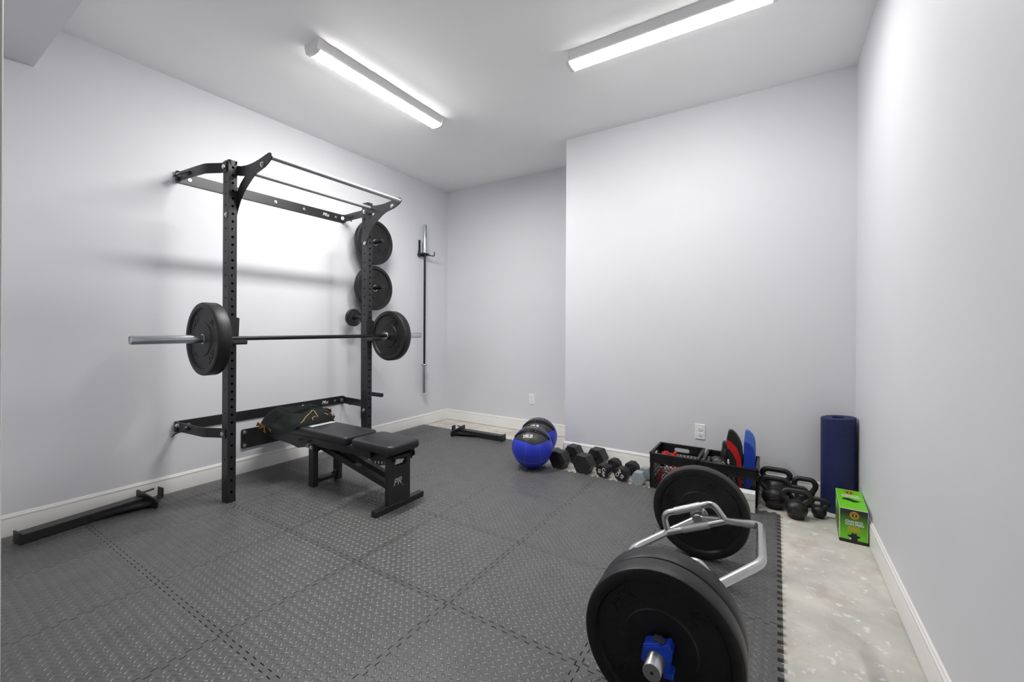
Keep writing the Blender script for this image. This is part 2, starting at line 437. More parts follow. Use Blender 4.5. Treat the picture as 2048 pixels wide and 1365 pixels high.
def tread_mesh(nx, ny):
    if (nx, ny) in _tread: return _tread[(nx, ny)]
    v, f = [], []
    q = PIT / 17
    LL, WW, HH = .0158, .0060, .0032
    ring = [(LL, 0), (LL * .55, WW * .72), (0, WW), (-LL * .55, WW * .72), (-LL, 0), (-LL * .55, -WW * .72), (0, -WW), (LL * .55, -WW * .72)]
    for i in range(nx):
        for j in range(ny):
            for k, (ox, oy, an) in enumerate(((.25, .25, 45), (.75, .75, 135))):
                cx_, cy_ = (i + ox) * q, (j + oy) * q
                if ny > 2 and min(cx_, cy_, nx * q - cx_, ny * q - cy_) < .012: continue     # the toothed border carries no lozenges
                ca, sa = math.cos(math.radians(an)), math.sin(math.radians(an))
                o = len(v)
                for x, y in ring: v.append((cx_ + x * ca - y * sa, cy_ + x * sa + y * ca, 0))
                for x in (LL * .5, -LL * .5): v.append((cx_ + x * ca, cy_ + x * sa, HH))
                a, b = o + 8, o + 9
                f += [(o, o + 1, a), (o + 1, o + 2, a), (o + 2, b, a), (o + 2, o + 3, b), (o + 3, o + 4, b), (o + 4, o + 5, b), (o + 5, o + 6, b), (o + 6, a, b), (o + 6, o + 7, a), (o + 7, o, a)]
    me = bpy.data.meshes.new('tread'); me.from_pydata(v, [], f); me.update(); me.materials.append(M_FOAM)
    for p in me.polygons: p.use_smooth = True
    _tread[(nx, ny)] = me
    return me
X0 = .02
xs = [X0 - PIT * k for k in range(7)]
Y0 = 3.126
for k in range(6):
    rows = [(Y0 - PIT * (j + 1), Y0 - PIT * j) for j in range(5)]
    if k >= 3: rows.insert(0, (Y0, 3.686))
    rows.append((YF + .014, Y0 - PIT * 5))
    for (ya, yb) in rows:
        xa, xb = xs[k + 1], xs[k]
        lf = k < 5
        if not lf: xa = XL + .0145
        me = tile_mesh(xb - xa, yb - ya, (lf, True, ya > .15, True))
        o = bpy.data.objects.new('foam_tile', me); C.objects.link(o); o.parent = mat_root; o.location = (xa, ya, 0)
        nx, ny = (17, 17) if yb - ya > .58 else ((17, 16) if yb - ya > .5 else (17, 1))
        td = bpy.data.objects.new('tread', tread_mesh(nx, ny)); C.objects.link(td); td.parent = o
        td.location = (xb - xs[k] + (xs[k + 1] - xa), 0, TZ); td['kind'] = 'stuff'

# ================================================================== WALL RACK
RY = [(1.337, 1.388), (2.440, 2.491)]
PX0, PX1 = -3.100, -3.024
PTOP = 2.262
YC = (1.337 + 2.491) / 2
rack = thing('squat_rack', 'black wall-mounted folding squat rack with pull-up bars', 'rack', (-3.06, YC, MZ))
FH = [.538 + .0508 * i for i in range(34)] + [.462 - .0762 * i for i in range(6)]
SH = [.90 + .0762 * i for i in range(18)] + [.75 - .1524 * i for i in range(5)]
def perforated(mb, O, ex, n_, w, z0, z1, holes, r, th):
    """upright wall of a tube: strip of width w along ex from O, outward normal n_, with bored holes"""
    O, ex, n_ = Vector(O), Vector(ex), Vector(n_)
    hs = sorted(h_ for h_ in holes if z0 + r * 1.3 < h_ < z1 - r * 1.3)
    cuts = [z0] + [(a + b) / 2 for a, b in zip(hs, hs[1:])] + [z1]
    for i, hz in enumerate(hs):
        za, zb = cuts[i], cuts[i + 1]
        rect = []
        cs = [(w, za), (w, zb), (0, zb), (0, za)]
        for e in range(4):
            p, q = cs[e], cs[(e + 1) % 4]
            for t in range(4): rect.append((p[0] + (q[0] - p[0]) * t / 4, p[1] + (q[1] - p[1]) * t / 4))
        circ = [(w / 2 + r * math.cos(math.radians(-45 + 22.5 * k)), hz + r * math.sin(math.radians(-45 + 22.5 * k))) for k in range(16)]
        vs_ = [O + ex * a + Vector((0, 0, b)) for a, b in rect] + [O + ex * a + Vector((0, 0, b)) for a, b in circ] + [O + ex * a + Vector((0, 0, b)) - n_ * th for a, b in circ]
        fs_ = []
        for k in range(16):
            k2 = (k + 1) % 16
            fs_ += [(k, k2, 16 + k2, 16 + k), (16 + k, 16 + k2, 32 + k2, 32 + k)]
        mb.add(vs_, fs_)
for (ya, yb) in RY:
    u = MB()
    perforated(u, (PX1, ya, 0), (0, 1, 0), (1, 0, 0), yb - ya, MZ, PTOP, FH, .0085, .005)
    perforated(u, (PX0, ya, 0), (0, 1, 0), (-1, 0, 0), yb - ya, MZ, PTOP, FH, .0085, .005)
    perforated(u, (PX0, ya, 0), (1, 0, 0), (0, -1, 0), PX1 - PX0, MZ, PTOP, SH, .007, .005)
    perforated(u, (PX0, yb, 0), (1, 0, 0), (0, 1, 0), PX1 - PX0, MZ, PTOP, SH, .007, .005)
    up = obj('upright', u, M_STEEL, rack, angle=30)
    obj('end_cap', MB().box(PX0 + .001, PX1 - .001, ya + .001, yb - .001, PTOP - .004, PTOP + .0005), M_STEEL, up)
mir = lambda y: 2 * YC - y
def strip_path(mb, pts, th, z0, z1):
    """flat bar bent along a plan-view polyline"""
    P = [Vector((x, y, 0)) for x, y in pts]; L, R = [], []
    for i, p in enumerate(P):
        d = (P[min(i + 1, len(P) - 1)] - P[max(i - 1, 0)]).normalized(); n_ = Vector((-d.y, d.x, 0)) * th / 2
        L.append(p + n_); R.append(p - n_)
    mb.prism([(p.x, p.y) for p in L] + [(p.x, p.y) for p in reversed(R)], z0, z1)
for z0, z1 in ((2.178, 2.256), (.428, .503)):
    st = obj('mounting_strip', MB().box(XL + .0005, XL + .0085, 1.238, mir(1.238), z0, z1), M_STEEL, rack, bevel=.002)
    zc = (z0 + z1) / 2
    bolts(st, [((XL + .0085, y, zc), (1, 0, 0), .009, .006) for y in (1.32, 1.62, 1.93, 2.18, 2.50)])
    for side_ in (0, 1):
        m_ = (lambda y: y) if side_ == 0 else mir
        hb = MB()
        pts = [(-3.552, m_(1.250)), (-3.30, m_(1.268)), (-3.215, m_(1.276)), (-3.185, m_(1.288)), (-3.11, m_(1.328)), (-3.085, m_(1.334)), (-3.045, m_(1.334))]
        strip_path(hb, pts, .006, z0 + .006, z1 - .006)
        arm = obj('hinge_arm', hb, M_STEEL, rack, angle=30)
        hg = MB(); hg.cyl((XL + .022, m_(1.246), z0 + .002), (XL + .022, m_(1.246), z1 - .002), .014, 16)
        hg.box(XL + .008, XL + .03, m_(1.246) - .012, m_(1.246) + .012, z0 + .008, z1 - .008)
        obj('hinge_barrel', hg, M_STEEL, arm)
        sgn = -1 if side_ == 0 else 1
        bl = [((-3.066, m_(1.337) + sgn * .0005, zc), (0, sgn, 0), .016, .016), ((-3.535, m_(1.252) + sgn * .004, zc + .012), (.2, sgn, 0), .015, .010), ((-3.415, m_(1.259) + sgn * .004, zc + .005), (.1, sgn, 0), .011, .006)]
        if side_ == 1: bl += [((-3.066, 2.4395, zc - .03), (0, -1, 0), .015, .009), ((-3.545, 2.572, zc), (1, -.3, 0), .016, .010)]
        bolts(arm, bl)
        pn = MB(); dz_ = .0 if zc > 1 else -.03
        pn.cyl((-3.405, m_(1.246), zc + .004), (-3.50, m_(1.212), zc - .012 + dz_), .006, 10); pn.cyl((-3.487, m_(1.20), zc - .022 + dz_), (-3.513, m_(1.225), zc - .006 + dz_), .005, 8)
        pn.box(-3.44, -3.385, m_(1.258) - .012, m_(1.258) + .012, zc - .006, zc + .012)
        obj('locking_pin', pn, M_STEEL, arm)
    # maker's mark on the stringer
    lg = MB(); text(lg, 'PRx', .040, frame((XL + .0086, 2.395, zc), (0, 1, 0), (0, 0, 1), (1, 0, 0)), .0006, .01, .25)
    obj('logo', lg, M_WHITEP, st)
# pull-up attachment: outlines traced on the inner faces of the uprights
cr = lambda L: [(320 + x / 5.688, 280 + y / 5.688) for x, y in L]
arm_px = cr([(835, 285), (880, 296), (930, 300), (985, 290), (1030, 275), (1080, 252), (1130, 222), (1190, 180), (1235, 148), (1256, 143), (1274, 158), (1280, 185), (1272, 215), (1240, 262), (1195, 312), (1150, 345), (1105, 378), (1060, 400), (1010, 410), (930, 412), (835, 403)])
brace_px = cr([(1105, 378), (1060, 430), (1010, 508), (960, 592), (920, 690), (890, 790), (868, 880), (850, 893), (825, 885), (815, 830), (822, 760), (850, 680), (878, 600), (918, 500), (975, 405), (1040, 370)])
def trace(px): return [(p[0], p[2]) for p in (ony(u_, v_, 1.392) for u_, v_ in px)]
arm_o, brace_o = trace(arm_px), trace(brace_px)
for yy, d in ((1.3885, .006), (2.4335, .006)):
    a_ = obj('pull_up_arm', MB().prism(arm_o, 0, d, frame((0, yy + d, 0), (1, 0, 0), (0, 0, 1), (0, -1, 0))), M_STEEL, rack, bevel=.0012)
    obj('brace', MB().prism(brace_o, 0, d * .8, frame((0, yy + d * .9, 0), (1, 0, 0), (0, 0, 1), (0, -1, 0))), M_STEEL, a_)
    bolts(a_, [((-2.712, yy, 2.180), (0, -1, 0), .013, .008), ((-3.052, yy if yy > 2 else 1.3365, 1.903), (0, -1, 0), .012, .008), ((-2.73, yy + .006, 2.17), (0, 1, 0), .011, .006)])
obj('pull_up_bar', MB().cyl((-2.622, 1.394, 2.208), (-2.622, 2.434, 2.208), .0158, 20), M_GREYBAR, rack)
obj('pull_up_bar', MB().cyl((-2.992, 1.394, 2.205), (-2.992, 2.434, 2.205), .0158, 20), M_GREYBAR, rack)

# J-cups
def j_cup(label, ya):
    t = thing('bar_cup', label, 'bar holder', (-3.0, ya, 1.06), None, 'cups holding the barbell')
    bk = MB().prism([(ya - .034, 1.06), (ya + .034, 1.06), (ya + .040, 1.222), (ya + .034, 1.228), (ya - .034, 1.228), (ya - .040, 1.222)], 0, .008, frame((-3.0235, 0, 0), (0, 1, 0), (0, 0, 1), (1, 0, 0)))
    obj('back_plate', bk, M_STEEL, t)
    pl = [(-3.0235, 1.052), (-3.0235, 1.0735), (-2.947, 1.0735), (-2.944, 1.084), (-2.937, 1.084), (-2.935, 1.062), (-2.945, 1.052)]
    obj('cradle', MB().prism(pl, ya - .036, ya + .052, frame((0, 0, 0), (1, 0, 0), (0, 0, 1), (0, 1, 0))), M_STEEL, t, bevel=.001)
    obj('liner', MB().box(-3.0150, -2.9475, ya - .037, ya + .058, 1.0737, 1.0775), M_GREYP, t)
    ch = MB()
    for s_ in (-1, 1):
        yy = ya + s_ * .0325
        ch.box(-3.068, -3.0235, yy - .003, yy + .003, 1.10, 1.225)
    obj('cheek_plate', ch, M_STEEL, t)
    return t
j_cup('black steel cup under the barbell on the upright beside the long bare chrome sleeve', 1.3625)
j_cup('black steel cup under the barbell on the upright in front of the hanging plates', 2.4655)

# ------------------------------------------------------------------ barbell and bumper plates
BX, BZ, BYC = -2.970, 1.0920, 1.930
bb_ = thing('barbell', 'long barbell with black shaft and chrome sleeves resting across the rack', 'barbell', (BX, BYC, BZ))
sh = MB(); sh.cyl((BX, BYC - .665, BZ), (BX, BYC + .665, BZ), .0142, 20)
obj('shaft', sh, M_BARBLK, bb_)
for s_ in (-1, 1):
    y = lambda d: BYC + s_ * d
    pr = MB().lathe([(.0001, .665), (.020, .655), (.036, .655), (.038, .658), (.038, .683), (.036, .686), (.025, .686), (.025, 1.098), (.0235, 1.100), (.0225, 1.100), (.022, 1.097), (.0001, 1.097)], 32, frame((BX, BYC, BZ), (1, 0, 0), (0, 0, 1), (0, s_, 0)))
    obj('sleeve', pr, M_CHROME, bb_, angle=40)
MKS = [('PRX', 1), ('45', 0), ('PRX', 1), ('45', 0)]
def bumper(name, label, T, R=.225, group=None, roll=0, marks=True, hub=.0265, wt='45'):
    """axis is local z, visible face at +z"""
    t = thing(name, label, 'weight plate', group=group)
    h_ = T / 2; k = R / .225
    half = [(hub + .004, h_ - .007), (.103 * k, h_ - .007), (.107 * k, h_ - .0112), (.112 * k, h_ - .012), (.184 * k, h_ - .012), (.190 * k, h_ - .0015), (.194 * k, h_), (.2155 * k, h_), (.2215 * k, h_ - .003), (.225 * k, h_ - .010)]
    prof = half + [(r, -z) for r, z in reversed(half)]
    obj('disc', MB().lathe(prof, 96, closed=True), M_RUB, t, local=True, angle=28)
    hp = [(hub - .001, h_ - .006), (hub + .0045, h_ - .006), (hub + .0045, -h_ + .006), (hub - .001, -h_ + .006)]
    obj('hub_ring', MB().lathe(hp, 32, closed=True), M_CHROME, t, local=True)
    if marks:
        dsc = [c_ for c_ in t.children if c_.name.startswith('disc')][0]
        for side_ in (1, -1):
            for q, (s, _) in enumerate(MKS):
                s = s if s == 'PRX' else wt
                a = roll + math.pi / 2 * q + math.pi / 4
                Mz = Matrix.Rotation(a, 4, 'Z') @ MT(0, .147 * k, h_ - .0122)
                if side_ < 0: Mz = Matrix.Rotation(math.pi, 4, 'X') @ Mz
                obj('lettering', text(MB(), s, .050 * k, Mz, .0022, .012, .2 if s == 'PRX' else 0), M_RUBL, dsc, local=True, angle=0)
    return t
def place(o, loc, zaxis, xaxis):
    z = Vector(zaxis).normalized(); x = Vector(xaxis); x = (x - z * x.dot(z)).normalized(); y = z.cross(x)
    o.matrix_world = frame(loc, x, y, z); o.rotation_euler = o.matrix_world.to_euler(); o.location = loc
    return o
p1 = bumper('bumper_plate', 'black rubber bumper plate on the racked barbell, next to the long bare chrome sleeve', .078, roll=.0)
place(p1, (BX, 1.2035, BZ), (0, -1, 0), (1, 0, 0))
p2 = bumper('bumper_plate', 'black rubber bumper plate on the racked barbell, just below the plates hanging on the wall', .076, roll=.1)
place(p2, (BX, 2.656, BZ), (0, -1, 0), (1, 0, 0))

# ------------------------------------------------------------------ plate storage on the wall
SY = 2.845
sto = thing('plate_storage_rail', 'black vertical plate storage rail with pegs on the wall behind the rack', 'plate rack', (XL, SY, .25))
obj('rail', MB().box(XL + .0005, XL + .035, SY - .045, SY + .05, .245, 2.19), M_STEEL, sto, bevel=.003)
obj('cross_bar', MB().box(XL + .0005, XL + .012, 2.66, SY - .045, 1.235, 1.285), M_STEEL, sto)
PEGZ = [2.026, 1.566, 1.03, .495]
for i, z in enumerate(PEGZ):
    pg = MB().cyl((XL + .035, SY, z), (-3.298 if i < 2 else -3.30, SY, z), .0205, 20); pg.cyl((-3.300, SY, z), (-3.296, SY, z), .017, 20)
    obj('peg', pg, M_STEEL, sto, bevel=.002)
pg = MB().box(XL + .0005, XL + .012, 2.615, 2.662, 1.238, 1.284); pg.cyl((XL + .012, 2.624, 1.262), (-3.30, 2.624, 1.262), .0185, 20)
obj('peg', pg, M_STEEL, sto, bevel=.002)
for nm, z, rl in (('topmost black bumper plate hanging flat to the wall behind the rack upright', 2.026, .2), ('black bumper plate hanging on the wall directly below the topmost one', 1.566, .5)):
    p = bumper('bumper_plate', nm, .052, R=.2235, roll=rl, wt='25')
    place(p, (-3.427, SY, z - .0045), (1, 0, 0), (0, 1, 0))
cp = thing('change_plate', 'small black plate hanging on the wall behind the rack upright', 'weight plate', (0, 0, 0))
obj('disc', MB().lathe([(.0230, .012), (.030, .013), (.034, .011), (.066, .011), (.070, .014), (.080, .014), (.084, .010), (.084, -.012), (.0230, -.012)], 56, closed=True), M_RUB, cp, local=True, angle=28)
obj('hub_ring', MB().lathe([(.0212, .013), (.0232, .013), (.0232, -.012), (.0212, -.012)], 28, closed=True), M_RUBL, cp, local=True)
place(cp, (-3.452, 2.624, 1.2605), (1, 0, 0), (0, 1, 0))

# ------------------------------------------------------------------ hanging barbell and its wall hanger
VX, VY = -3.506, 3.648
vb = thing('barbell', 'slim black-shafted barbell hanging upright on the wall near the corner', 'barbell', (VX, VY, .39))
obj('shaft', MB().cyl((VX, VY, .735), (VX, VY, 2.04), .0125, 18), M_BARBLK, vb)
for z0, sg in ((2.047, 1), (.732, -1)):
    pr = [(.0001, -.006), (.032, -.006), (.034, -.002), (.034, .016), (.032, .020), (.0248, .020), (.0248, .327), (.023, .330), (.0001, .330)]
    obj('sleeve', MB().lathe(pr, 28, frame((VX, VY, z0), (1, 0, 0), (0, sg, 0), (0, 0, sg))), M_CHROME, vb, angle=40)
hg = thing('barbell_hanger', 'black steel hanger holding the upright barbell on the wall', 'hook', (XL, VY, 2.04))
h1 = MB(); h1.box(XL + .0005, XL + .006, VY - .045, VY - .015, 2.00, 2.20); h1.box(XL + .0005, XL + .006, VY + .02, VY + .035, 2.02, 2.18)
obj('back_plate', h1, M_STEEL, hg)
h2 = MB()
for sg in (-1, 1):
    a_ = VY + sg * .0145; b_ = VY + sg * .046
    h2.box(XL + .006, VX + .035, min(a_, b_), max(a_, b_), 2.026, 2.0405)
h2.box(XL + .0005, XL + .03, VY - .062, VY + .06, 2.01, 2.0395); h2.box(XL + .006, VX - .0255, VY - .058, VY - .04, 2.0, 2.075)
obj('fork', h2, M_STEEL, hg, bevel=.002)
h3 = MB(); h3.tube(fillet([(XL + .03, VY + .05, 2.032), (VX + .01, VY + .09, 2.026), (VX + .03, VY + .13, 2.026), (VX + .03, VY + .133, 2.075)], .012), .007, 10)
obj('hook_arm', h3, M_STEEL, hg)

# ------------------------------------------------------------------ weight bench
BY0, BY1 = 1.795, 2.075
BM = (BY0 + BY1) / 2
ben = thing('weight_bench', 'black padded flat weight bench bolted to the wall under the rack', 'bench', (-2.7, BM, MZ))
def pad(name, x0, x1, y0, y1, z0, z1, r):
    m = MB(); n = 8
    o2 = []
    for (cx_, cy_, a0) in ((x1 - r, y1 - r, 0), (x0 + r, y1 - r, 90), (x0 + r, y0 + r, 180), (x1 - r, y0 + r, 270)):
        o2 += arc((cx_, cy_), r, a0, a0 + 90, 6)
    cx0, cy0 = (x0 + x1) / 2, (y0 + y1) / 2
    def inset(d): return [(cx0 + (x - cx0) * (1 - d / ((x1 - x0) / 2)), cy0 + (y - cy0) * (1 - d / ((y1 - y0) / 2))) for x, y in o2]
    lay = [(z0, .012), (z0 + .004, .003), (z0 + .012, 0), (z1 - .016, 0), (z1 - .007, .003), (z1 - .002, .009), (z1, .020)]
    k = len(o2); vs_ = []; fs_ = []
    for z, d in lay: vs_ += [(x, y, z) for x, y in inset(d)]
    for i in range(len(lay) - 1):
        fs_ += [(i * k + j, i * k + (j + 1) % k, (i + 1) * k + (j + 1) % k, (i + 1) * k + j) for j in range(k)]
    fs_ += [tuple(reversed(range(k))), tuple(range((len(lay) - 1) * k, len(lay) * k))]
    m.add(vs_, fs_)
    return obj(name, m, M_VINYL, ben, angle=50)
bp_ = pad('back_pad', -3.335, -2.452, BY0, BY1, .364, .425, .022)
pad('seat_pad', -2.402, -2.018, BY0 + .004, BY1, .366, .425, .038)
lb = MB(); lb.box(-2.958, -2.915, 1.855, 2.058, .4250, .4256)
obj('badge', lb, M_WHITEP, bp_)
lt = MB(); text(lt, 'PRx PERFORMANCE', .026, frame((-2.9365, 1.957, .4256), (0, 1, 0), (-1, 0, 0), (0, 0, 1)), .0004, .004, .15)
obj('badge_lettering', lt, M_BLACKP, bp_)
rl_ = MB()
for y in (BY0 + .022, BY1 - .052):
    rl_.prism([(-3.50, .30), (-3.48, .365), (-2.22, .364), (-2.22, .322), (-2.80, .308), (-2.90, .290), (-3.03, .262), (-3.12, .275), (-3.40, .285)], y, y + .030, frame((0, 0, 0), (1, 0, 0), (0, 0, 1), (0, 1, 0)))
rl_.box(-2.26, -2.215, BY0 + .02, BY1 - .02, .322, .362)
obj('side_rails', rl_, M_STEEL, ben, bevel=.002)
sl = MB(); sl.box(-2.33, -2.07, BM - .09, BM + .09, .346, .3655); sl.box(-2.20, -2.15, BM - .05, BM + .05, .31, .35); sl.box(-2.36, -2.30, BM - .03, BM + .03, .285, .34)
obj('seat_support', sl, M_STEEL, ben, bevel=.003)
# seat hinge ladder beside the front post
for y in (BM - .088, BM + .078):
    ld = MB(); ld.prism([(-2.30, .335), (-2.02, .352), (-2.02, .325), (-2.075, .300), (-2.16, .275), (-2.22, .283), (-2.29, .315)], y, y + .006, frame((0, 0, 0), (1, 0, 0), (0, 0, 1), (0, 1, 0)))
    obj('ladder_bracket', ld, M_STEEL, ben)
bolts(ben, [((-2.20 + .032 * i, BM - .0885, .292 + .004 * i), (0, -1, 0), .006, .004) for i in range(4)] + [((-2.083, BM - .0885, .315), (0, -1, 0), .009, .006), ((-2.83, BY0 + .0045, .300), (0, -1, 0), .010, .008)])
# inner leg loop
lg = MB(); lx = -2.835
for y in (1.800, 2.000): lg.box(lx - .030, lx + .030, y - .0, y + .038, MZ, .315)
lg.box(lx - .020, lx + .020, 1.838, 2.0, .035, .062); lg.box(lx - .026, lx + .026, 1.838, 2.0, .27, .312)
for sy, sg in ((1.838, 1), (2.0, -1)):
    for zc_, sz in ((.062, 1), (.27, -1)):
        lg.prism([(0, 0), (.03 * sg, 0), (.009 * sg, .009 * sz), (0, .03 * sz)], -.02, .02, frame((lx, sy, zc_), (0, 1, 0), (0, 0, 1), (1, 0, 0)))
obj('rear_leg', lg, M_STEEL, ben, bevel=.003)
br = MB(); dx, dz = (-2.06 + 2.83), (.125 - .285); ln = math.hypot(dx, dz)
for y in (BM - .062, BM + .022):
    br.box(0, ln, y, y + .040, -.020, .020, frame((-2.83, 0, .285), (dx / ln, 0, dz / ln), (0, 1, 0), (-dz / ln, 0, dx / ln)))
obj('diagonal_brace', br, M_STEEL, ben, bevel=.003)
# front panel with the hand slot
PYa, PYb = BM - .122, BM + .062
fx0, fx1 = -2.072, -2.042
fp = MB()
hy0, hy1, hz0, hz1 = PYa + .055, PYb - .028, .283, .327
fp.box(fx0, fx1, PYa, PYb, .048, hz0); fp.box(fx0, fx1, PYa, hy0, hz0, .345); fp.box(fx0, fx1, hy1, PYb + .02, hz0 + .02, .345)
fp.box(fx0, fx1, hy1, PYb, hz0, hz0 + .02); fp.box(fx0, fx1, hy0, hy1, hz1, .345)
fp.box(fx0 - .03, fx1 + .004, PYb, PYb + .035, .322, .362)
for (cy_, sg) in ((hy0, 1), (hy1, -1)):
    fp.prism([(cy_, hz0), (cy_ + sg * .014, hz0), (cy_, hz0 + .014)], fx0, fx1, frame((0, 0, 0), (0, 1, 0), (0, 0, 1), (1, 0, 0)))
fpo = obj('front_panel', fp, M_STEEL, ben, bevel=0)
lt = MB(); text(lt, 'PR', .062, frame((fx1, PYa + .075, .183), (0, 1, .02), (0, 0, 1), (1, 0, 0)), .0006, .012, .3)
lt.box(fx1, fx1 + .0006, PYa + .115, PYa + .128, .150, .153)
obj('logo', lt, M_GREYP, fpo)
lt = MB(); text(lt, 'x', .075, frame((fx1, PYa + .140, .188), (0, 1, .02), (0, 0, 1), (1, 0, 0)), .0006, .02, .3)
obj('logo', lt, M_RUBL, fpo)
obj('foot_bar', MB().box(-2.083, -2.037, 1.716, 2.122, MZ, .050), M_STEEL, ben, bevel=.003)
wp = MB(); wp.prism([(1.672, .215), (1.682, .205), (2.19, .205), (2.20, .215), (2.20, .345), (2.19, .355), (1.682, .355), (1.672, .345)], XL + .0005, XL + .0105, frame((0, 0, 0), (0, 1, 0), (0, 0, 1), (1, 0, 0)))
wp.box(XL + .01, -3.44, BM - .09, BM + .09, .285, .345)
obj('mounting_plate', wp, M_STEEL, ben)
bolts(ben, [((XL + .0105, y, z), (1, 0, 0), .011, .007) for y in (1.694, 2.178) for z in (.228, .333)])
obj('data_label', MB().box(-2.93, -2.862, BY0 + .0205, BY0 + .0218, .283, .318), M_LABEL, ben)
ht = MB(); ht.tube(smooth_path([(-3.02, BY0 + .015, .322), (-2.99, BY0 + .002, .335), (-2.94, BY0 - .004, .330), (-2.92, BY0 + .004, .316), (-2.89, BY0 + .002, .325), (-2.86, BY0 + .018, .345)]), .004, 8)
obj('release_cord', ht, M_STEEL, ben)

# ------------------------------------------------------------------ folded garment on the bench
GX, GY, GA, GB = -3.205, 1.925, .228, .262
def gz(x, y):
    a, b = (x - GX) / GA, (y - GY) / GB
    r = (abs(a) ** 2.6 + abs(b) ** 2.8)
    base = max(0.0, 1 - r) ** .42
    hgt = .088 + .016 * b - .010 * a
    wr = .012 * math.sin(9 * x + 14 * y) + .009 * abs(math.sin(17 * x + 21 * y + .6)) + .012 * noise.noise((x * 15, y * 15, 7.7)) + .008 * math.sin(26 * x - 11 * y + 1.3) + .012 * noise.noise((x * 9, y * 9, .3)) + .007 * noise.noise((x * 24, y * 24, 2.3))
    return .4268 + base * max(.02, hgt + wr)
def sag(y): return min(.045, .6 * (max(0, (BY0 - .004) - y) + max(0, y - (BY1 + .004))))
gm = MB(); NA, NR = 96, 26
vs_, fs_ = [], []
def edge(an):
    ca, sa = math.cos(an), math.sin(an)
    k = (abs(ca) ** 2.6 + abs(sa) ** 2.8) ** (-1 / 2.7)
    w_ = 1 + .045 * noise.noise((ca * 2.2, sa * 2.2, 5.1)) + .02 * noise.noise((ca * 6, sa * 6, 1.1))
    return ca * k * w_, sa * k * w_
vs_.append((GX, GY, gz(GX, GY)))
for i in range(1, NR + 1):
    t = (i / NR) ** .8
    for j in range(NA):
        ea, eb = edge(2 * math.pi * j / NA)
        x, y = GX + GA * ea * t, GY + GB * eb * t
        z = gz(x, y) if i < NR else .4272
        vs_.append((x, y, z - sag(y)))          # the skirts sag over the long sides of the pad
nt_ = len(vs_)
vs_.append((GX, GY, .4262))
for i in range(1, NR):
    for j in range(NA):
        x, y, z = vs_[1 + (i - 1) * NA + j]; vs_.append((x, y, .4262 - sag(y)))
for j in range(NA): fs_.append((0, 1 + j, 1 + (j + 1) % NA))
for i in range(NR - 1):
    for j in range(NA):
        a, b = 1 + i * NA + j, 1 + i * NA + (j + 1) % NA
        fs_.append((a, a + NA, b + NA, b))
for j in range(NA): fs_.append((nt_, nt_ + 1 + (j + 1) % NA, nt_ + 1 + j))
for i in range(NR - 1):
    for j in range(NA):
        a, b = nt_ + 1 + i * NA + j, nt_ + 1 + i * NA + (j + 1) % NA
        if i < NR - 2: fs_.append((a, b, b + NA, a + NA))
        else: fs_.append((a, b, 1 + (NR - 1) * NA + (j + 1) % NA, 1 + (NR - 1) * NA + j))
gm.add(vs_, fs_)
gar = thing('folded_jacket', 'dark green-black jacket with gold piping folded on the bench pad', 'clothing', (GX, GY, .4255))
obj('cloth', gm, M_CLOTH, gar, angle=80)
def surf(x, y):
    return gz(x, y) - sag(y)
def march(u_, v_):
    r = ray(u_, v_); t = 2.4
    while t < 4.4:
        x, y, z = r[0] * t, r[1] * t, CAM_H + r[2] * t
        if ((x - GX) / GA) ** 2 + ((y - GY) / GB) ** 2 < 1.4 and z <= surf(x, y): return (x, y, z + .001)
        t += .002
    return None
gp = lambda L: [(480 + x / 9.309, 790 + y / 9.309) for x, y in L]
for L in ([(1130, 530), (1165, 505), (1190, 470), (1215, 430), (1265, 375), (1315, 335), (1345, 285), (1385, 310), (1415, 350), (1450, 400), (1430, 408)], [(1400, 402), (1355, 425), (1345, 440), (1358, 475)], [(1570, 350), (1610, 352), (1640, 378)]):
    pts = [p for p in (march(*q) for q in gp(L)) if p]
    if len(pts) > 2: obj('piping', MB().tube(smooth_path(pts, 2), .0017, 6), M_YELLOW, gar)
# orange lining showing at the two ends
for k, (dg_, f_, z, a, s_) in enumerate([(-100, 1.0, .420, .3, 1.2), (-88, 1.02, .400, -.4, 1.0), (-112, 1.0, .430, .8, 1.0), (-76, 1.0, .405, .1, .9), (62, .99, .440, 1.9, .9), (52, .98, .432, 2.4, .8), (84, .97, .470, .5, 1.2), (94, .98, .470, .2, .9)]):
    ea, eb = edge(math.radians(dg_)); x, y = GX + GA * ea * f_, GY + GB * eb * f_
    fm = MB()
    def fl(i, j, a=a, s_=s_, x=x, y=y, z=z):
        l = (i - .5) * .06 * s_; w_ = (j - .5) * .032 * s_
        return (x + l * math.cos(a) + w_ * .2, y + l * math.sin(a) * .6 + .008 * math.sin(3 * i + 2 * j), z + w_ * .9 + .004 * math.sin(4 * i + 2 * j))
    fm.grid(fl, 8, 5)
    o = obj('lining', fm, M_ORANGE, gar, angle=80)
    sd = o.modifiers.new('thick', 'SOLIDIFY'); sd.thickness = .003

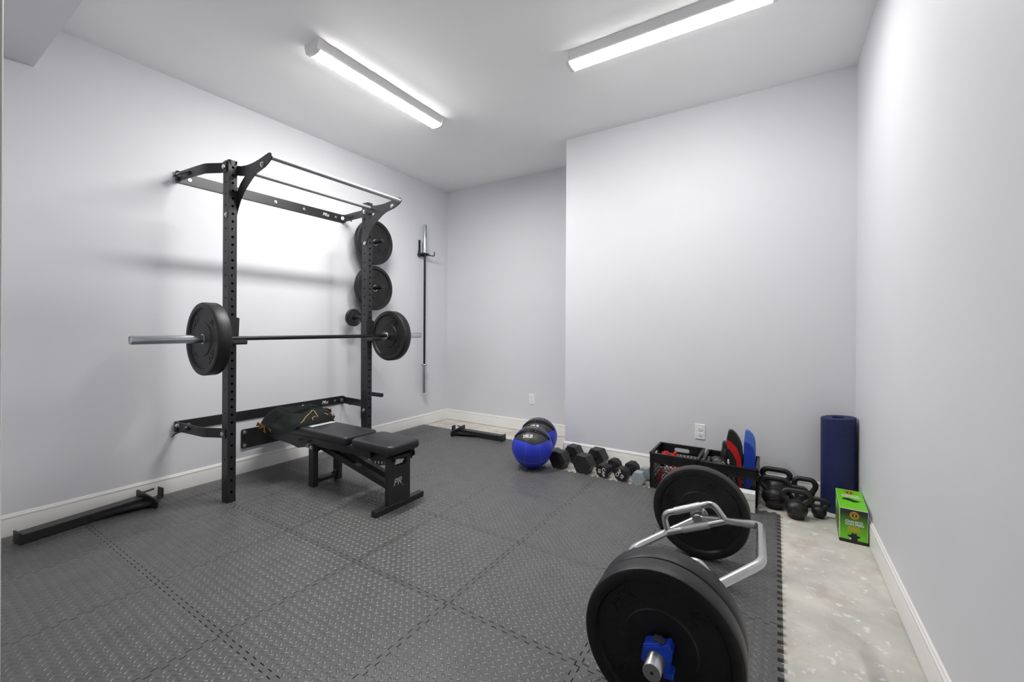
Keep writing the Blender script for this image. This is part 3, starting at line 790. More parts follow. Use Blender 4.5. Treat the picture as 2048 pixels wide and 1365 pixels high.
# ------------------------------------------------------------------ spotter arms lying on the mat
def spotter(label, loc, rz, flip=1):
    t = thing('safety_arm', label, 'rack arm', loc, (0, 0, rz), 'safety arms on the floor')
    H_, Wd, L_ = .052, .076, .545
    obj('tube', MB().box(.006, L_, -Wd / 2, Wd / 2, 0, H_), M_STEEL, t, local=True, bevel=.004, seg=3)
    obj('end_plug', MB().box(0, .008, -Wd / 2 - .003, Wd / 2 + .003, 0, H_ + .010), M_STEEL, t, local=True, bevel=.002)
    f = flip
    gs = MB().prism([(.27, -f * Wd / 2), (.30, -f * (Wd / 2 + .006)), (L_, -f * (Wd / 2 + .085)), (L_, -f * Wd / 2)][::1], .018, .032)
    g_ = obj('gusset', gs, M_STEEL, t, local=True)
    tx = MB(); text(tx, 'PRx', .026, frame((L_ - .085, -f * (Wd / 2 + .032), .0322), (1, -f * .25, 0), (f * .25, 1, 0), (0, 0, 1)), .0004, .01, .2)
    obj('logo', tx, M_RUBL, g_, local=True)
    ep = MB().prism([(-f * (Wd / 2 + .125), 0), (-f * (Wd / 2 + .138), .012), (-f * (Wd / 2 + .138), .045), (-f * (Wd / 2 + .125), .058), (f * (Wd / 2 + .018), .085), (f * (Wd / 2 + .024), .07), (f * (Wd / 2 + .024), .01), (f * (Wd / 2 + .018), 0)], 0, .009, frame((L_, 0, 0), (0, 1, 0), (0, 0, 1), (1, 0, 0)))
    e_ = obj('end_plate', ep, M_STEEL, t, local=True)
    bolts(e_, [((L_ + .009, -f * (Wd / 2 + .115), .03), (1, 0, 0), .008, .005)], M_STEEL, True)
    hk = MB().prism([(0, 0), (.088, 0), (.096, .008), (.096, .066), (.088, .066), (.086, .014), (.080, .009), (0, .009)], -.028, .028, frame((L_ + .009, -f * .012, .012), (1, 0, 0), (0, 0, 1), (0, -1, 0)))
    obj('hook', hk, M_STEEL, t, local=True, bevel=.0015)
    obj('locking_pin', MB().cyl((L_ + .009, f * (Wd / 2), .060), (L_ + .085, f * (Wd / 2 - .002), .066), .006, 12), M_STEEL, t, local=True)
    return t
spotter('black steel rack safety arm lying along the baseboard below the barbell end', (-3.388, .490, MZ), math.radians(98.2), 1)
spotter('black steel rack safety arm lying on the mat edge next to the blue balls', (-2.345, 3.590, MZ), math.radians(180 + 0.5), -1)

# ------------------------------------------------------------------ hex bar with plates
TIL = math.radians(24)
HO = Vector((-.305, 1.85, .2421))
ev = Vector((-.037, 1, 0)).normalized(); eh = Vector((ev.y, -ev.x, 0))
eu = eh * math.cos(TIL) + Vector((0, 0, math.sin(TIL))); ew = -eh * math.sin(TIL) + Vector((0, 0, math.cos(TIL)))
HL = lambda a, b, w_=0: tuple(HO + eu * a + ev * b + ew * w_)
hb = thing('hex_bar', 'silver steel hex trap bar lying loaded on the foam mat', 'barbell', tuple(HO))
A_, Cu, Cv = .395, .285, .160
ring = [HL(0, A_), HL(Cu, Cv), HL(Cu, -Cv), HL(0, -A_), HL(-Cu, -Cv), HL(-Cu, Cv)]
loop = []
for i in range(6):
    p, q, n_ = Vector(ring[i - 1]), Vector(ring[i]), Vector(ring[(i + 1) % 6])
    rr = .03
    a, b = q + (p - q).normalized() * rr, q + (n_ - q).normalized() * rr
    loop += [a * (1 - t) ** 2 + q * 2 * t * (1 - t) + b * t * t for t in (0, .25, .5, .75, 1)]
obj('frame', MB().tube(loop, .0165, 16, closed=True), M_HEX, hb, angle=60)
kk = .5
vh = A_ - kk * (A_ - Cv)
for s_ in (1, -1):
    e = Cu * kk - .004
    low = obj('low_handle', MB().cyl(HL(-e, s_ * vh), HL(e, s_ * vh), .0150, 16), M_HEX, hb)
    obj('grip', MB().cyl(HL(-.062, s_ * vh), HL(.062, s_ * vh), .0172, 20), M_GRIP, low)
    hp = fillet([HL(-e + .004, s_ * (vh + .004), .008), HL(-.118, s_ * vh, .086), HL(.118, s_ * vh, .086), HL(e - .004, s_ * (vh + .004), .008)], .032, 6)
    hi = obj('raised_handle', MB().tube(hp, .0150, 16), M_HEX, hb, angle=60)
    obj('grip', MB().cyl(HL(-.062, s_ * vh, .086), HL(.062, s_ * vh, .086), .0172, 20), M_GRIP, hi)
    Mz = frame(tuple(HO), eh, Vector((0, 0, 1)) if s_ > 0 else Vector((0, 0, -1)), ev * s_)
    pr = [(.0001, A_ - .038), (.024, A_ - .038), (.0255, A_ - .036), (.0255, A_ + .024), (.040, A_ + .024), (.042, A_ + .026), (.042, A_ + .036), (.040, A_ + .038), (.0250, A_ + .038), (.0250, .688), (.0235, .690), (.0001, .690)]
    obj('sleeve', MB().lathe(pr, 32, Mz), M_HEX, hb, angle=40)
hole = MB().cyl(tuple(HO - ev * .690), tuple(HO - ev * .6906), .004, 10)
obj('centre_mark', hole, M_RUBL, hb)
pos = lambda d: tuple(HO + ev * d + Vector((0, 0, 0)))
pf = bumper('bumper_plate', 'black rubber bumper plate on the hex bar, standing in front of the crates', .070, roll=.4)
place(pf, pos(A_ + .040 + .036), -ev, (1, 0, 0))
pn1 = bumper('bumper_plate', 'inner black bumper plate of the hex bar pair, behind the plate with the blue collar', .078, roll=.9)
place(pn1, pos(-(A_ + .040 + .0395)), -ev, (1, 0, 0))
pn2 = bumper('bumper_plate', 'outer black bumper plate on the hex bar, next to the blue collar', .076, roll=.06)
place(pn2, pos(-(A_ + .040 + .079 + .0385)), -ev, (1, 0, 0))
# blue lock collar
cl = thing('lock_collar', 'blue plastic lock collar clamped on the hex bar sleeve', 'collar', pos(-(A_ + .199)))
Mc = frame(pos(-(A_ + .1975)), eh, Vector((0, 0, 1)), -ev)
def ringprism(outer, ri, z0, z1, M):
    n = len(outer); inn = []
    for x, y in outer:
        a = math.atan2(y, x); inn.append((ri * math.cos(a), ri * math.sin(a)))
    mb = MB(); vs_ = [(x, y, z) for z in (z0, z1) for L in (outer, inn) for x, y in L]
    fs_ = []
    for i in range(n):
        j = (i + 1) % n
        fs_ += [(i, j, 2 * n + j, 2 * n + i), (n + j, n + i, 3 * n + i, 3 * n + j), (2 * n + i, 2 * n + j, 3 * n + j, 3 * n + i), (j, i, n + i, n + j)]
    mb.add(vs_, fs_, M); return mb
oc = []
for k in range(48):
    a = 2 * math.pi * k / 48
    r = .0395 / max(math.cos(((a - math.radians(22)) % math.radians(60)) - math.radians(30)), .5) * .97
    oc.append((r * math.cos(a), r * math.sin(a)))
obj('body', ringprism(oc, .0253, 0, .040, Mc), M_BLUEP, cl, angle=25, bevel=.0015)
obj('rim', ringprism([(x * .90, y * .90) for x, y in oc], .0253, .040, .046, Mc), M_BLUEP, cl, angle=25)
lm = MB(); lm.box(.026, .052, .006, .026, .002, .038, Mc @ Matrix.Rotation(math.radians(28), 4, 'Z'))
for i in range(5): lm.box(.052, .0545, .007 + .004 * i, .009 + .004 * i, .004, .036, Mc @ Matrix.Rotation(math.radians(28), 4, 'Z'))
lv = obj('lever', lm, M_BLUEP, cl, bevel=.002)
obj('hinge_foot', MB().box(.020, .046, -.044, -.026, .004, .044, Mc), M_BLUEP, cl, bevel=.004)
obj('grip_inlay', MB().box(-.016, .014, .0395, .0455, .008, .032, Mc @ Matrix.Rotation(math.radians(-8), 4, 'Z')), M_GREYCAN, cl, bevel=.001)

# ------------------------------------------------------------------ medicine balls
def med_ball(label, loc, R, s, spin, tb):
    t = thing('medicine_ball', label, 'ball', (loc[0], loc[1], MZ), None, 'medicine balls')
    c = Vector((0, 0, R))
    h2c = Vector((-loc[0], -loc[1], 0)).normalized()
    rt = Vector((-h2c.y, h2c.x, 0))                      # to the viewer's right when facing the ball
    el = math.radians(64)
    P0 = h2c * math.cos(el) + Vector((0, 0, math.sin(el)))
    fr = h2c * math.sin(el) - Vector((0, 0, math.cos(el)))  # down the front of the ball
    a1 = rt * math.cos(spin) + fr * math.sin(spin); b1 = -rt * math.sin(spin) + fr * math.cos(spin)
    def sph(a, b, r=R): return c + (P0 + a1 * a + b1 * b).normalized() * r
    poly = [(-1.75, .28), (-.75, .62), (.22, .98), (.95, .55), (1.5, -.05), (1.75, -.28), (.75, -.62), (-.22, -.98), (-.95, -.55), (-1.5, .05)]
    def bnd(phi):
        d = (math.cos(phi), math.sin(phi)); best = 9
        for i in range(len(poly)):
            p, q = poly[i], poly[(i + 1) % len(poly)]
            ex, ey = q[0] - p[0], q[1] - p[1]; den = d[0] * ey - d[1] * ex
            if abs(den) < 1e-9: continue
            tt = (p[0] * ey - p[1] * ex) / den; ss = (p[0] * d[1] - p[1] * d[0]) / den
            if tt > 0 and -1e-6 <= ss <= 1 + 1e-6: best = min(best, tt)
        return math.atan(best)
    NP = 120
    B = [bnd(2 * math.pi * j / NP) for j in range(NP)]
    def pt(th, j, r=R):
        ph = 2 * math.pi * j / NP
        return c + (P0 * math.cos(th) + (a1 * math.cos(ph) + b1 * math.sin(ph)) * math.sin(th)) * r
    k, b = MB(), MB(); nk, nb = 14, 26
    vs_ = [pt(B[j] * max(.001, i / nk), j, R - (.0012 if i == nk else 0)) for i in range(nk + 1) for j in range(NP)]
    fs_ = [(i * NP + j, i * NP + (j + 1) % NP, (i + 1) * NP + (j + 1) % NP, (i + 1) * NP + j) for i in range(nk) for j in range(NP)]
    k.add(vs_, fs_)
    vs_ = [pt(B[j] + (math.pi - .002 - B[j]) * i / nb, j, R - (.0012 if i == 0 else 0)) for i in range(nb + 1) for j in range(NP)]
    fs_ = [(i * NP + j, i * NP + (j + 1) % NP, (i + 1) * NP + (j + 1) % NP, (i + 1) * NP + j) for i in range(nb) for j in range(NP)]
    b.add(vs_, fs_)
    obj('blue_shell', b, M_BALLB, t, local=True, angle=70)
    kp = obj('black_panel', k, M_BALLK, t, local=True, angle=70)
    sm = MB()
    for j in (20, 35, 56, 80, 95, 116):
        j0 = min(range(NP), key=lambda q: abs(q - j))
        sm.tube([pt(B[j0] + (2.6 - B[j0]) * i / 18, j0, R + .0002) for i in range(19)], .0013, 6)
    sm.tube([pt(1.72, j, R + .0002) for j in range(12, 52)], .0013, 6)
    obj('seams', sm, M_SEAM, t, local=True)
    lc = MB()
    zz = [sph(-1.5 + 3.0 * i / 34, .02 + (.075 if i % 2 else -.075), R + .003) for i in range(35)]
    lc.tube(zz, .0042, 6); lc.tube([sph(-1.6 + 3.2 * i / 30, .10, R + .001) for i in range(31)], .003, 6); lc.tube([sph(-1.6 + 3.2 * i / 30, -.08, R + .001) for i in range(31)], .003, 6)
    obj('lacing', lc, M_RUBL, kp, local=True)
    tm = MB()
    def onball(x, y, z): return tuple(sph(-.22 + x, tb - y, R + .0006 + z))
    text(tm, s, .27, None, .0006, .012, .1, fn=onball)
    obj('lettering', tm, M_WHITEP, kp, local=True, angle=0)
    ln_ = MB(); ln_.tube([sph(-.25 + .5 * i / 10, -.30, R + .0005) for i in range(11)], .0018, 6)
    obj('piping', ln_, M_GREYP, kp, local=True)
    return t
med_ball('blue and black medicine ball lettered 20LB, resting against the first hex dumbbell', (-1.706, 3.043), .1680, '20LB', .10, .37)
med_ball('blue and black medicine ball lettered 10LB, set back in the alcove behind the other ball', (-1.822, 3.368), .1680, '10LB', .16, .36)

# ------------------------------------------------------------------ dumbbells
def dumbbell(name, label, x, y, rz, nside, ff, hl, L, mhead, mhandle, chamf, marks=None, group=None, roundness=0, tm_m=None):
    t = thing(name, label, 'dumbbell', (x, y, 0), (0, 0, rz), group)
    R = ff / 2 / math.cos(math.pi / nside); zc_ = ff / 2
    for i, y0 in enumerate((0, L - hl)):
        m = MB(); lay = [(0, 1 - chamf), (chamf * R * .8, 1), (hl - chamf * R * .8, 1), (hl, 1 - chamf)]
        for (d, s_) in lay:
            for q in range(nside):
                a = 2 * math.pi * (q + .5) / nside + (0 if nside == 6 else 0) - math.pi / 2
                m.v.append((R * s_ * math.cos(a), y0 + d, zc_ + R * s_ * math.sin(a)))
        n = nside
        for l in range(3): m.f += [(l * n + q, l * n + (q + 1) % n, (l + 1) * n + (q + 1) % n, (l + 1) * n + q) for q in range(n)]
        m.f += [tuple(range(n)), tuple(range(3 * n, 4 * n))]
        hd = obj('head', m, mhead, t, local=True, angle=25, bevel=roundness if roundness else .003, seg=3)
        if marks and i == 0:
            for s, sz, ox, oy, an in marks:
                Mr = frame((0, -.0002, zc_), (1, 0, 0), (0, 0, 1), (0, -1, 0)) @ Matrix.Rotation(an, 4, 'Z') @ MT(ox, oy, 0)
                obj('lettering', text(MB(), s, sz, Mr, .0008, .012), tm_m or M_WHITEP, hd, local=True, angle=0)
    pts = [(0, hl - .002 + (L - 2 * hl + .004) * i / 10, zc_) for i in range(11)]
    rr = [.0145 + .0035 * math.sin(math.pi * i / 10) for i in range(11)]
    obj('handle', MB().tube(pts, rr, 18), mhandle, t, local=True)
    return t
dumbbell('hex_dumbbell', 'large black rubber hex dumbbell touching the blue ball', -1.533, 3.152, math.radians(-8), 6, .142, .098, .315, M_HEXRUB, M_BARBLK, .06)
dumbbell('hex_dumbbell', 'large black rubber hex dumbbell between another hex dumbbell and a round-headed one', -1.318, 3.150, math.radians(-8), 6, .148, .098, .320, M_HEXRUB, M_BARBLK, .06)
dumbbell('round_dumbbell', 'black round-headed dumbbell lettered CAP 10 with a chrome handle, next to a big hex dumbbell', -1.147, 3.150, math.radians(-10), 10, .108, .075, .245, M_RUB, M_CHROME, .16,
         [('CAP', .036, 0, .017, -math.pi / 2 - .1), ('10', .036, 0, -.019, -math.pi / 2 - .1)], 'pair of round dumbbells', .006)
dumbbell('round_dumbbell', 'black round-headed dumbbell lettered CAP 10, next to the grey dumbbell', -1.000, 3.150, math.radians(-9), 10, .108, .075, .245, M_RUB, M_CHROME, .16,
         [('CAP', .034, 0, .016, math.radians(52)), ('10', .036, 0, -.020, math.radians(52))], 'pair of round dumbbells', .006)
dumbbell('vinyl_dumbbell', 'small grey vinyl-dipped hex dumbbell beside the black crate', -.868, 3.155, math.radians(-7), 6, .096, .062, .185, M_GREYDB, M_GREYDB, .10, [('15', .03, 0, -.006, math.radians(8)), ('.', .06, .0, .028, 0)], None, .008, M_GREYP)

# ------------------------------------------------------------------ crates
def crate(label, x0, y0, wx, wy, h_):
    t = thing('storage_crate', label, 'crate', (x0, y0, 0), None, 'black crates along the wall')
    th = .008
    obj('base', MB().box(0, wx, 0, wy, 0, .018), M_CRATE, t, local=True)
    def wall(name, M, w, handle):
        m = MB()
        col = .030; top = .072; bot = .040
        m.box(0, col, 0, th, .018, h_, M); m.box(w - col, w, 0, th, .018, h_, M)
        m.box(col, w - col, 0, th, .018, bot, M)
        if handle:
            a, b = w / 2 - .055, w / 2 + .055; za, zb = h_ - .058, h_ - .026
            m.box(col, a, 0, th, h_ - top, h_ - .012, M); m.box(b, w - col, 0, th, h_ - top, h_ - .012, M)
            m.box(a, b, 0, th, zb, h_ - .012, M); m.box(a, b, 0, th, h_ - top, za, M)
            fz = frame((0, 0, 0), (1, 0, 0), (0, 0, 1), (0, -1, 0))
            for (cx_, sg) in ((a, 1), (b, -1)):
                for (cz_, sz) in ((za, 1), (zb, -1)):
                    pts = [(cx_, cz_)] + [(cx_ + sg * (.015 - .015 * math.sin(q)), cz_ + sz * (.015 - .015 * math.cos(q))) for q in [math.pi / 2 * i / 5 for i in range(6)]]
                    m.prism(pts, -th, 0, M @ fz)
        else:
            m.box(col, w - col, 0, th, h_ - top, h_ - .012, M)
        p = obj(name, m, M_CRATE, t, local=True)
        rb = MB()
        for i, z in enumerate((h_ - .006, h_ - .022, h_ - .037, h_ - .052, h_ - .067)):
            e = .006 if i == 0 else .003
            rb.box(0, w, -e, th if i else th + .003, z - .0035, z + .006 if i == 0 else z + .0035, M) if not (handle and 0 < i < 4) else [rb.box(q0, q1, -e, 0, z - .0035, z + .0035, M) for q0, q1 in ((0, w / 2 - .057), (w / 2 + .057, w))]
        for i in range(6): rb.box(0, col, -.003, 0, .03 + .024 * i, .034 + .024 * i, M)
        for i in range(6): rb.box(w - col, w, -.003, 0, .03 + .024 * i, .034 + .024 * i, M)
        obj('ribs', rb, M_CRATE, p, local=True)
        la = MB(); za, zb = bot, h_ - top; s_ = .026
        n = int((w + zb) / s_) + 2
        for sg in (1, -1):
            for i in range(-n, n):
                # clip a 45 degree bar to the window
                c0 = i * s_ * 1.0
                pts = []
                for z in (za, zb):
                    xx = c0 + sg * (z - za) * .75
                    pts.append((xx, z))
                (xa, z_a), (xb, z_b) = pts
                def cl_(xa, z_a, xb, z_b, lo, hi):
                    if xa > xb: xa, z_a, xb, z_b = xb, z_b, xa, z_a
                    if xb < lo or xa > hi or xb - xa < 1e-6: return None
                    k_ = (z_b - z_a) / (xb - xa)
                    if xa < lo: z_a += k_ * (lo - xa); xa = lo
                    if xb > hi: z_b += k_ * (hi - xb); xb = hi
                    return xa, z_a, xb, z_b
                q = cl_(xa, z_a, xb, z_b, col, w - col)
                if q and math.hypot(q[2] - q[0], q[3] - q[1]) > .004:
                    la.tube([M @ Vector((q[0], th / 2, q[1])), M @ Vector((q[2], th / 2, q[3]))], .0019, 4, caps=False)
        obj('lattice', la, M_CRATE, p, local=True, angle=0)
    wall('front_wall', Matrix.Identity(4), wx, False)
    wall('back_wall', frame((wx, wy, 0), (-1, 0, 0), (0, -1, 0), (0, 0, 1)), wx, True)
    wall('side_wall', frame((0, wy, 0), (0, -1, 0), (1, 0, 0), (0, 0, 1)), wy, True)
    wall('side_wall', frame((wx, 0, 0), (0, 1, 0), (-1, 0, 0), (0, 0, 1)), wy, True)
    return t
crate('black lattice crate holding skipping ropes, next to the grey dumbbell', -.778, 3.152, .322, .335, .262)
crate('black lattice crate holding boxing pads, next to the kettlebells', -.428, 3.152, .330, .335, .258)

# ropes with red handles in the first crate
def rope(label, c, hx, seed):
    rnd = random.Random(seed)
    t = thing('skipping_rope', label, 'skipping rope', c, None, 'skipping ropes in the crate')
    pts = []
    for i in range(70):
        a = i * .42; r = .052 + .022 * math.sin(i * .37 + seed)
        pts.append((r * math.cos(a) * 1.15, r * math.sin(a) * .66, .012 + .0016 * i + .006 * math.sin(i * 1.3)))
    obj('cord', MB().tube(smooth_path(pts, 1), .0042, 6), M_ROPE, t, local=True)
    for (dx, dy, dz, ax) in hx:
        h_ = MB(); A = Vector((dx, dy, dz)); B = A + Vector(ax).normalized() * .105
        h_.tube([A, A + (B - A) * .08, A + (B - A) * .5, A + (B - A) * .92, B], [.011, .016, .0135, .016, .010], 14)
        obj('handle', h_, M_RED, t, local=True)
    return t
rope('white cord skipping rope with red handles in the lattice crate, at the crate front', (-.655, 3.248, .0185), [(-.075, -.045, .02, (.25, -.1, .95)), (.0, -.03, .09, (.7, .2, .6))], 1)
rope('white cord skipping rope with red handles in the lattice crate, piled behind the other rope', (-.630, 3.395, .060), [(-.06, .0, .04, (.2, .3, .9)), (-.02, .03, .05, (-.1, .2, .9))], 4)
bd = thing('red_bead_ball', 'red knobbly massage ball on the ropes in the crate', 'ball', (-.700, 3.315, .155))
bm_ = MB().ball((0, 0, .045), .036, 16, 10)
for i in range(46):
    z = 1 - 2 * (i + .5) / 46; r = math.sqrt(1 - z * z); a = i * 2.39996
    bm_.ball((.037 * r * math.cos(a), .037 * r * math.sin(a), .045 + .037 * z), .0085, 8, 5)
obj('knobs', bm_, M_RED, bd, local=True, angle=60)
gc = thing('grey_cup', 'dark grey plastic cup lying in the rope crate', 'cup', (-.545, 3.285, .045))
obj('shell', MB().lathe([(.0001, .0), (.030, 0), (.034, .004), (.040, .10), (.042, .103), (.038, .10), (.031, .006), (.0001, .005)], 28, frame((0, 0, .045), (1, 0, 0), (0, .35, .94), (0, -.94, .35))), M_GREYCAN, gc, local=True)

# boxing pads, gloves in the second crate
def pad_shield(name, label, outline_px, Y, th, m, band_px=None, mband=None, lean=0.0):
    t = thing(name, label, 'boxing pad', (-.2, Y, .03))
    o2 = [(p[0], p[2]) for p in (ony(u_, v_, Y) for u_, v_ in outline_px)]
    Mx = frame((0, Y + th, 0), (1, 0, 0), (0, 0, 1), (0, -1, 0))
    obj('pad', MB().prism(o2, 0, th, Mx), m, t, bevel=.008, seg=3)
    if band_px:
        b2 = [(p[0], p[2]) for p in (ony(u_, v_, Y) for u_, v_ in band_px)]
        obj('band', MB().prism(b2, -.0, th + .002, Mx), mband, t, bevel=.001)
    return t
pq = lambda L: [(1390 + x / 6.829, 840 + y / 6.829) for x, y in L]
red_out = pq([(455, 150), (478, 136), (520, 150), (560, 190), (600, 250), (628, 310), (645, 380), (652, 470), (648, 600), (645, 800), (640, 930), (560, 930), (545, 800), (470, 660), (445, 560), (440, 400), (432, 330), (428, 270)])
red_band = pq([(430, 268), (500, 310), (560, 375), (600, 450), (625, 540), (636, 640), (641, 760), (642, 930), (600, 930), (585, 800), (580, 680), (560, 560), (520, 470), (470, 405), (443, 395)])
pad_shield('punch_pad', 'black curved punch pad with a broad red band, upright in the crate', red_out, 3.335, .042, M_VINYL, red_band, M_RED)
blue_out = pq([(685, 150), (700, 138), (745, 160), (785, 200), (812, 255), (825, 320), (828, 420), (828, 660), (800, 820), (740, 1000), (650, 1000), (655, 800), (660, 600), (664, 400), (670, 280)])
blue_band = pq([(672, 300), (705, 308), (750, 335), (790, 385), (812, 440), (822, 500), (822, 660), (795, 820), (738, 996), (655, 996), (660, 800), (664, 600), (667, 400)])
pad_shield('punch_pad', 'blue curved punch pad with a pale blue tip, upright in the crate', blue_out, 3.345, .042, M_BLUEL, blue_band, M_BLUEV)
gl = thing('boxing_glove', 'black boxing glove resting on top of the pad crate', 'glove', (-.340, 3.262, .185))
gm_ = MB()
def glove(i, j):
    a = 2 * math.pi * i; t = j
    r = (.012 + .062 * math.sin(math.pi * min(1, t * 1.05)) ** .55) * (1 - .15 * t)
    return (-.068 + .135 * t + .006 * math.sin(3 * a), r * .9 * math.cos(a), .055 + r * .78 * math.sin(a) + .02 * t + .004 * math.sin(5 * a + 9 * t))
gm_.grid(glove, 28, 18, M=Matrix.Scale(.78, 4))
obj('fist', gm_, M_VINYL, gl, local=True, angle=80)
cm = MB(); cm.tube([(-.062, 0, .055), (-.075, 0, .056), (-.082, 0, .056)], [.046, .050, .047], 24, caps=False); cm.tube([(-.082, 0, .056), (-.060, 0, .055)], [.044, .030], 24, caps=True)
cm.v = [tuple(c_ * .78 for c_ in p) for p in cm.v]
obj('cuff', cm, M_VINYL, gl, local=True)
tmb = MB(); tmb.tube(smooth_path([(-.01, -.05, .06), (.03, -.07, .075), (.06, -.055, .07)]), .018, 12)
tmb.v = [tuple(c_ * .78 for c_ in p) for p in tmb.v]
obj('thumb', tmb, M_VINYL, gl, local=True)
gl2 = thing('boxing_glove', 'black boxing glove standing cuff-up between the other glove and the red-banded pad', 'glove', (-.318, 3.424, .10))
g2 = MB()
def glove2(i, j):
    a = 2 * math.pi * i
    r = (.014 + .03 * math.sin(math.pi * min(1, j * .8 + .08)) ** .6)
    return (r * math.cos(a) * .85 + .02 * j, r * math.sin(a), .00 + .225 * j + .006 * math.sin(4 * a))
g2.grid(glove2, 24, 16)
obj('fist', g2, M_VINYL, gl2, local=True, angle=80)
g3 = MB(); g3.tube([(.020, 0, .2), (.026, 0, .225), (.030, 0, .245)], [.034, .040, .036], 20)
obj('cuff', g3, M_VINYL, gl2, local=True)
cd = thing('string_tangle', 'thin white cord tangled over the front of the pad crate', 'cord', (-.29, 3.19, .1))
obj('strand', MB().tube(smooth_path([(-.305, 3.185, .263), (-.30, 3.178, .268), (-.29, 3.18, .255), (-.30, 3.19, .21), (-.315, 3.195, .19), (-.28, 3.2, .17), (-.255, 3.19, .2), (-.262, 3.185, .25), (-.268, 3.18, .285)], 2), .0022, 6), M_ROPE, cd)
obj('toggle', MB().cyl((-.268, 3.18, .262), (-.2695, 3.179, .288), .0055, 12), M_WHITEP, cd)

# white carton standing in front of the pad crate
wbx = thing('white_carton', 'small plain white carton standing on the mat against the crate', 'box', (-.18, 3.06, MZ))
obj('body', MB().box(-.255, -.107, 3.032, 3.105, MZ, .136), M_CARD, wbx, bevel=.0015)
obj('flap', MB().prism([(-.255, .105), (-.25, .098), (-.116, .098), (-.109, .105), (-.1065, .1355), (-.255, .1355)], 0, .0018, frame((0, 3.032, 0), (1, 0, 0), (0, 0, 1), (0, -1, 0))), M_CARD, wbx)

# ------------------------------------------------------------------ kettlebells
def kettlebell(label, x, y, H_, body, hw, hr, rz=0, mark=None):
    t = thing('kettlebell', label, 'kettlebell', (x, y, 0), (0, 0, rz), 'cast iron kettlebells in the corner')
    r = body / 2; zc_ = r * .92
    prof = [(1e-4, 0), (r * .60, 0), (r * .70, .004)]
    for i in range(1, 19):
        a = -50 + (140 * i / 18); prof.append((max(1e-4, r * math.cos(math.radians(a))), zc_ + r * math.sin(math.radians(a)) * .93))
    bo = obj('body', MB().lathe(prof, 40), M_IRON, t, local=True, angle=60)
    w2 = hw / 2 - hr; zt = H_ - hr; zs = zc_ + r * .60
    sh_ = min(w2 * .75, r * .62)
    key = [(-sh_ * .92, 0, zs - .012), (-sh_ - .004, 0, zs + .006), (-w2 * .98, 0, zs + (zt - zs) * .45), (-w2, 0, zs + (zt - zs) * .72), (-w2 * .72, 0, zt - .001), (-w2 * .3, 0, zt), (w2 * .3, 0, zt), (w2 * .72, 0, zt - .001), (w2, 0, zs + (zt - zs) * .72), (w2 * .98, 0, zs + (zt - zs) * .45), (sh_ + .004, 0, zs + .006), (sh_ * .92, 0, zs - .012)]
    P = smooth_path(key, 3); n = len(P)
    rr = [hr * (1 + .35 * max(0, 1 - min(i, n - 1 - i) / (n * .16))) for i in range(n)]
    obj('handle', MB().tube(P, rr, 16), M_IRON, t, local=True, angle=80)
    if mark:
        m = MB()
        Mr = frame((0, -r * .90, zc_ - r * .25), (1, 0, 0), (0, -.28, .96), (0, -.96, -.28))
        for q, s in enumerate(mark): text(m, s, r * .42, Mr @ MT(0, r * (.22 - .42 * q), 0), .0025, .01)
        m.tube([Mr @ Vector((r * .52 * math.cos(a), r * .42 * math.sin(a), .0008)) for a in [math.pi * 2 * i / 28 for i in range(28)]], .0014, 6, closed=True)
        obj('lettering', m, M_RUBL, bo, local=True)
    return t
kettlebell('largest black kettlebell, at the back against the baseboard beside the crate', .004, 3.432, .216, .160, .196, .0170)
kettlebell('large black kettlebell standing in front of the largest one, beside the mat corner', -.004, 3.262, .205, .148, .190, .0165, mark=('20', 'LB'))
kettlebell('black kettlebell standing out in front of the group with an oval weight mark', .110, 3.152, .180, .122, .176, .0155, mark=('15', 'LB'))
kettlebell('black kettlebell at the back next to the rolled navy mat', .165, 3.402, .190, .114, .150, .0160)
kettlebell('black kettlebell in the middle of the group, enclosed by the others', .122, 3.300, .156, .086, .126, .0130)
kettlebell('smallest black kettlebell, next to the green carton', .230, 3.236, .124, .080, .118, .0125)

# ------------------------------------------------------------------ rolled exercise mat
em = thing('rolled_mat', 'navy blue exercise mat rolled up and standing in the corner', 'exercise mat', (.340, 3.428, 0))
def spiral(off):
    out = []
    n = 300; turns = 6.0
    for i in range(n + 1):
        t = i / n; a = 2.2 + 2 * math.pi * turns * t; r = .034 + (.0885 - .034) * t + off
        out.append((r * math.cos(a) * 1.06, r * math.sin(a) * .99))
    return out
so, si = spiral(.0038), spiral(-.0038)
m = MB(); n = len(so); vs_ = []; fs_ = []
for z in (0.0, .600):
    vs_ += [(x, y, z + (0 if z == 0 else .008 * (x / .09))) for x, y in so] + [(x, y, z + (0 if z == 0 else .008 * (x / .09))) for x, y in si]
for i in range(n - 1):
    fs_ += [(i, i + 1, 2 * n + i + 1, 2 * n + i), (n + i + 1, n + i, 3 * n + i, 3 * n + i + 1), (2 * n + i, 2 * n + i + 1, 3 * n + i + 1, 3 * n + i), (i + 1, i, n + i, n + i + 1)]
fs_ += [(0, 2 * n, 3 * n, n), (n - 1, 2 * n - 1, 4 * n - 1, 3 * n - 1)]
m.add(vs_, fs_)
obj('foam_roll', m, M_NAVY, em, local=True, angle=40)

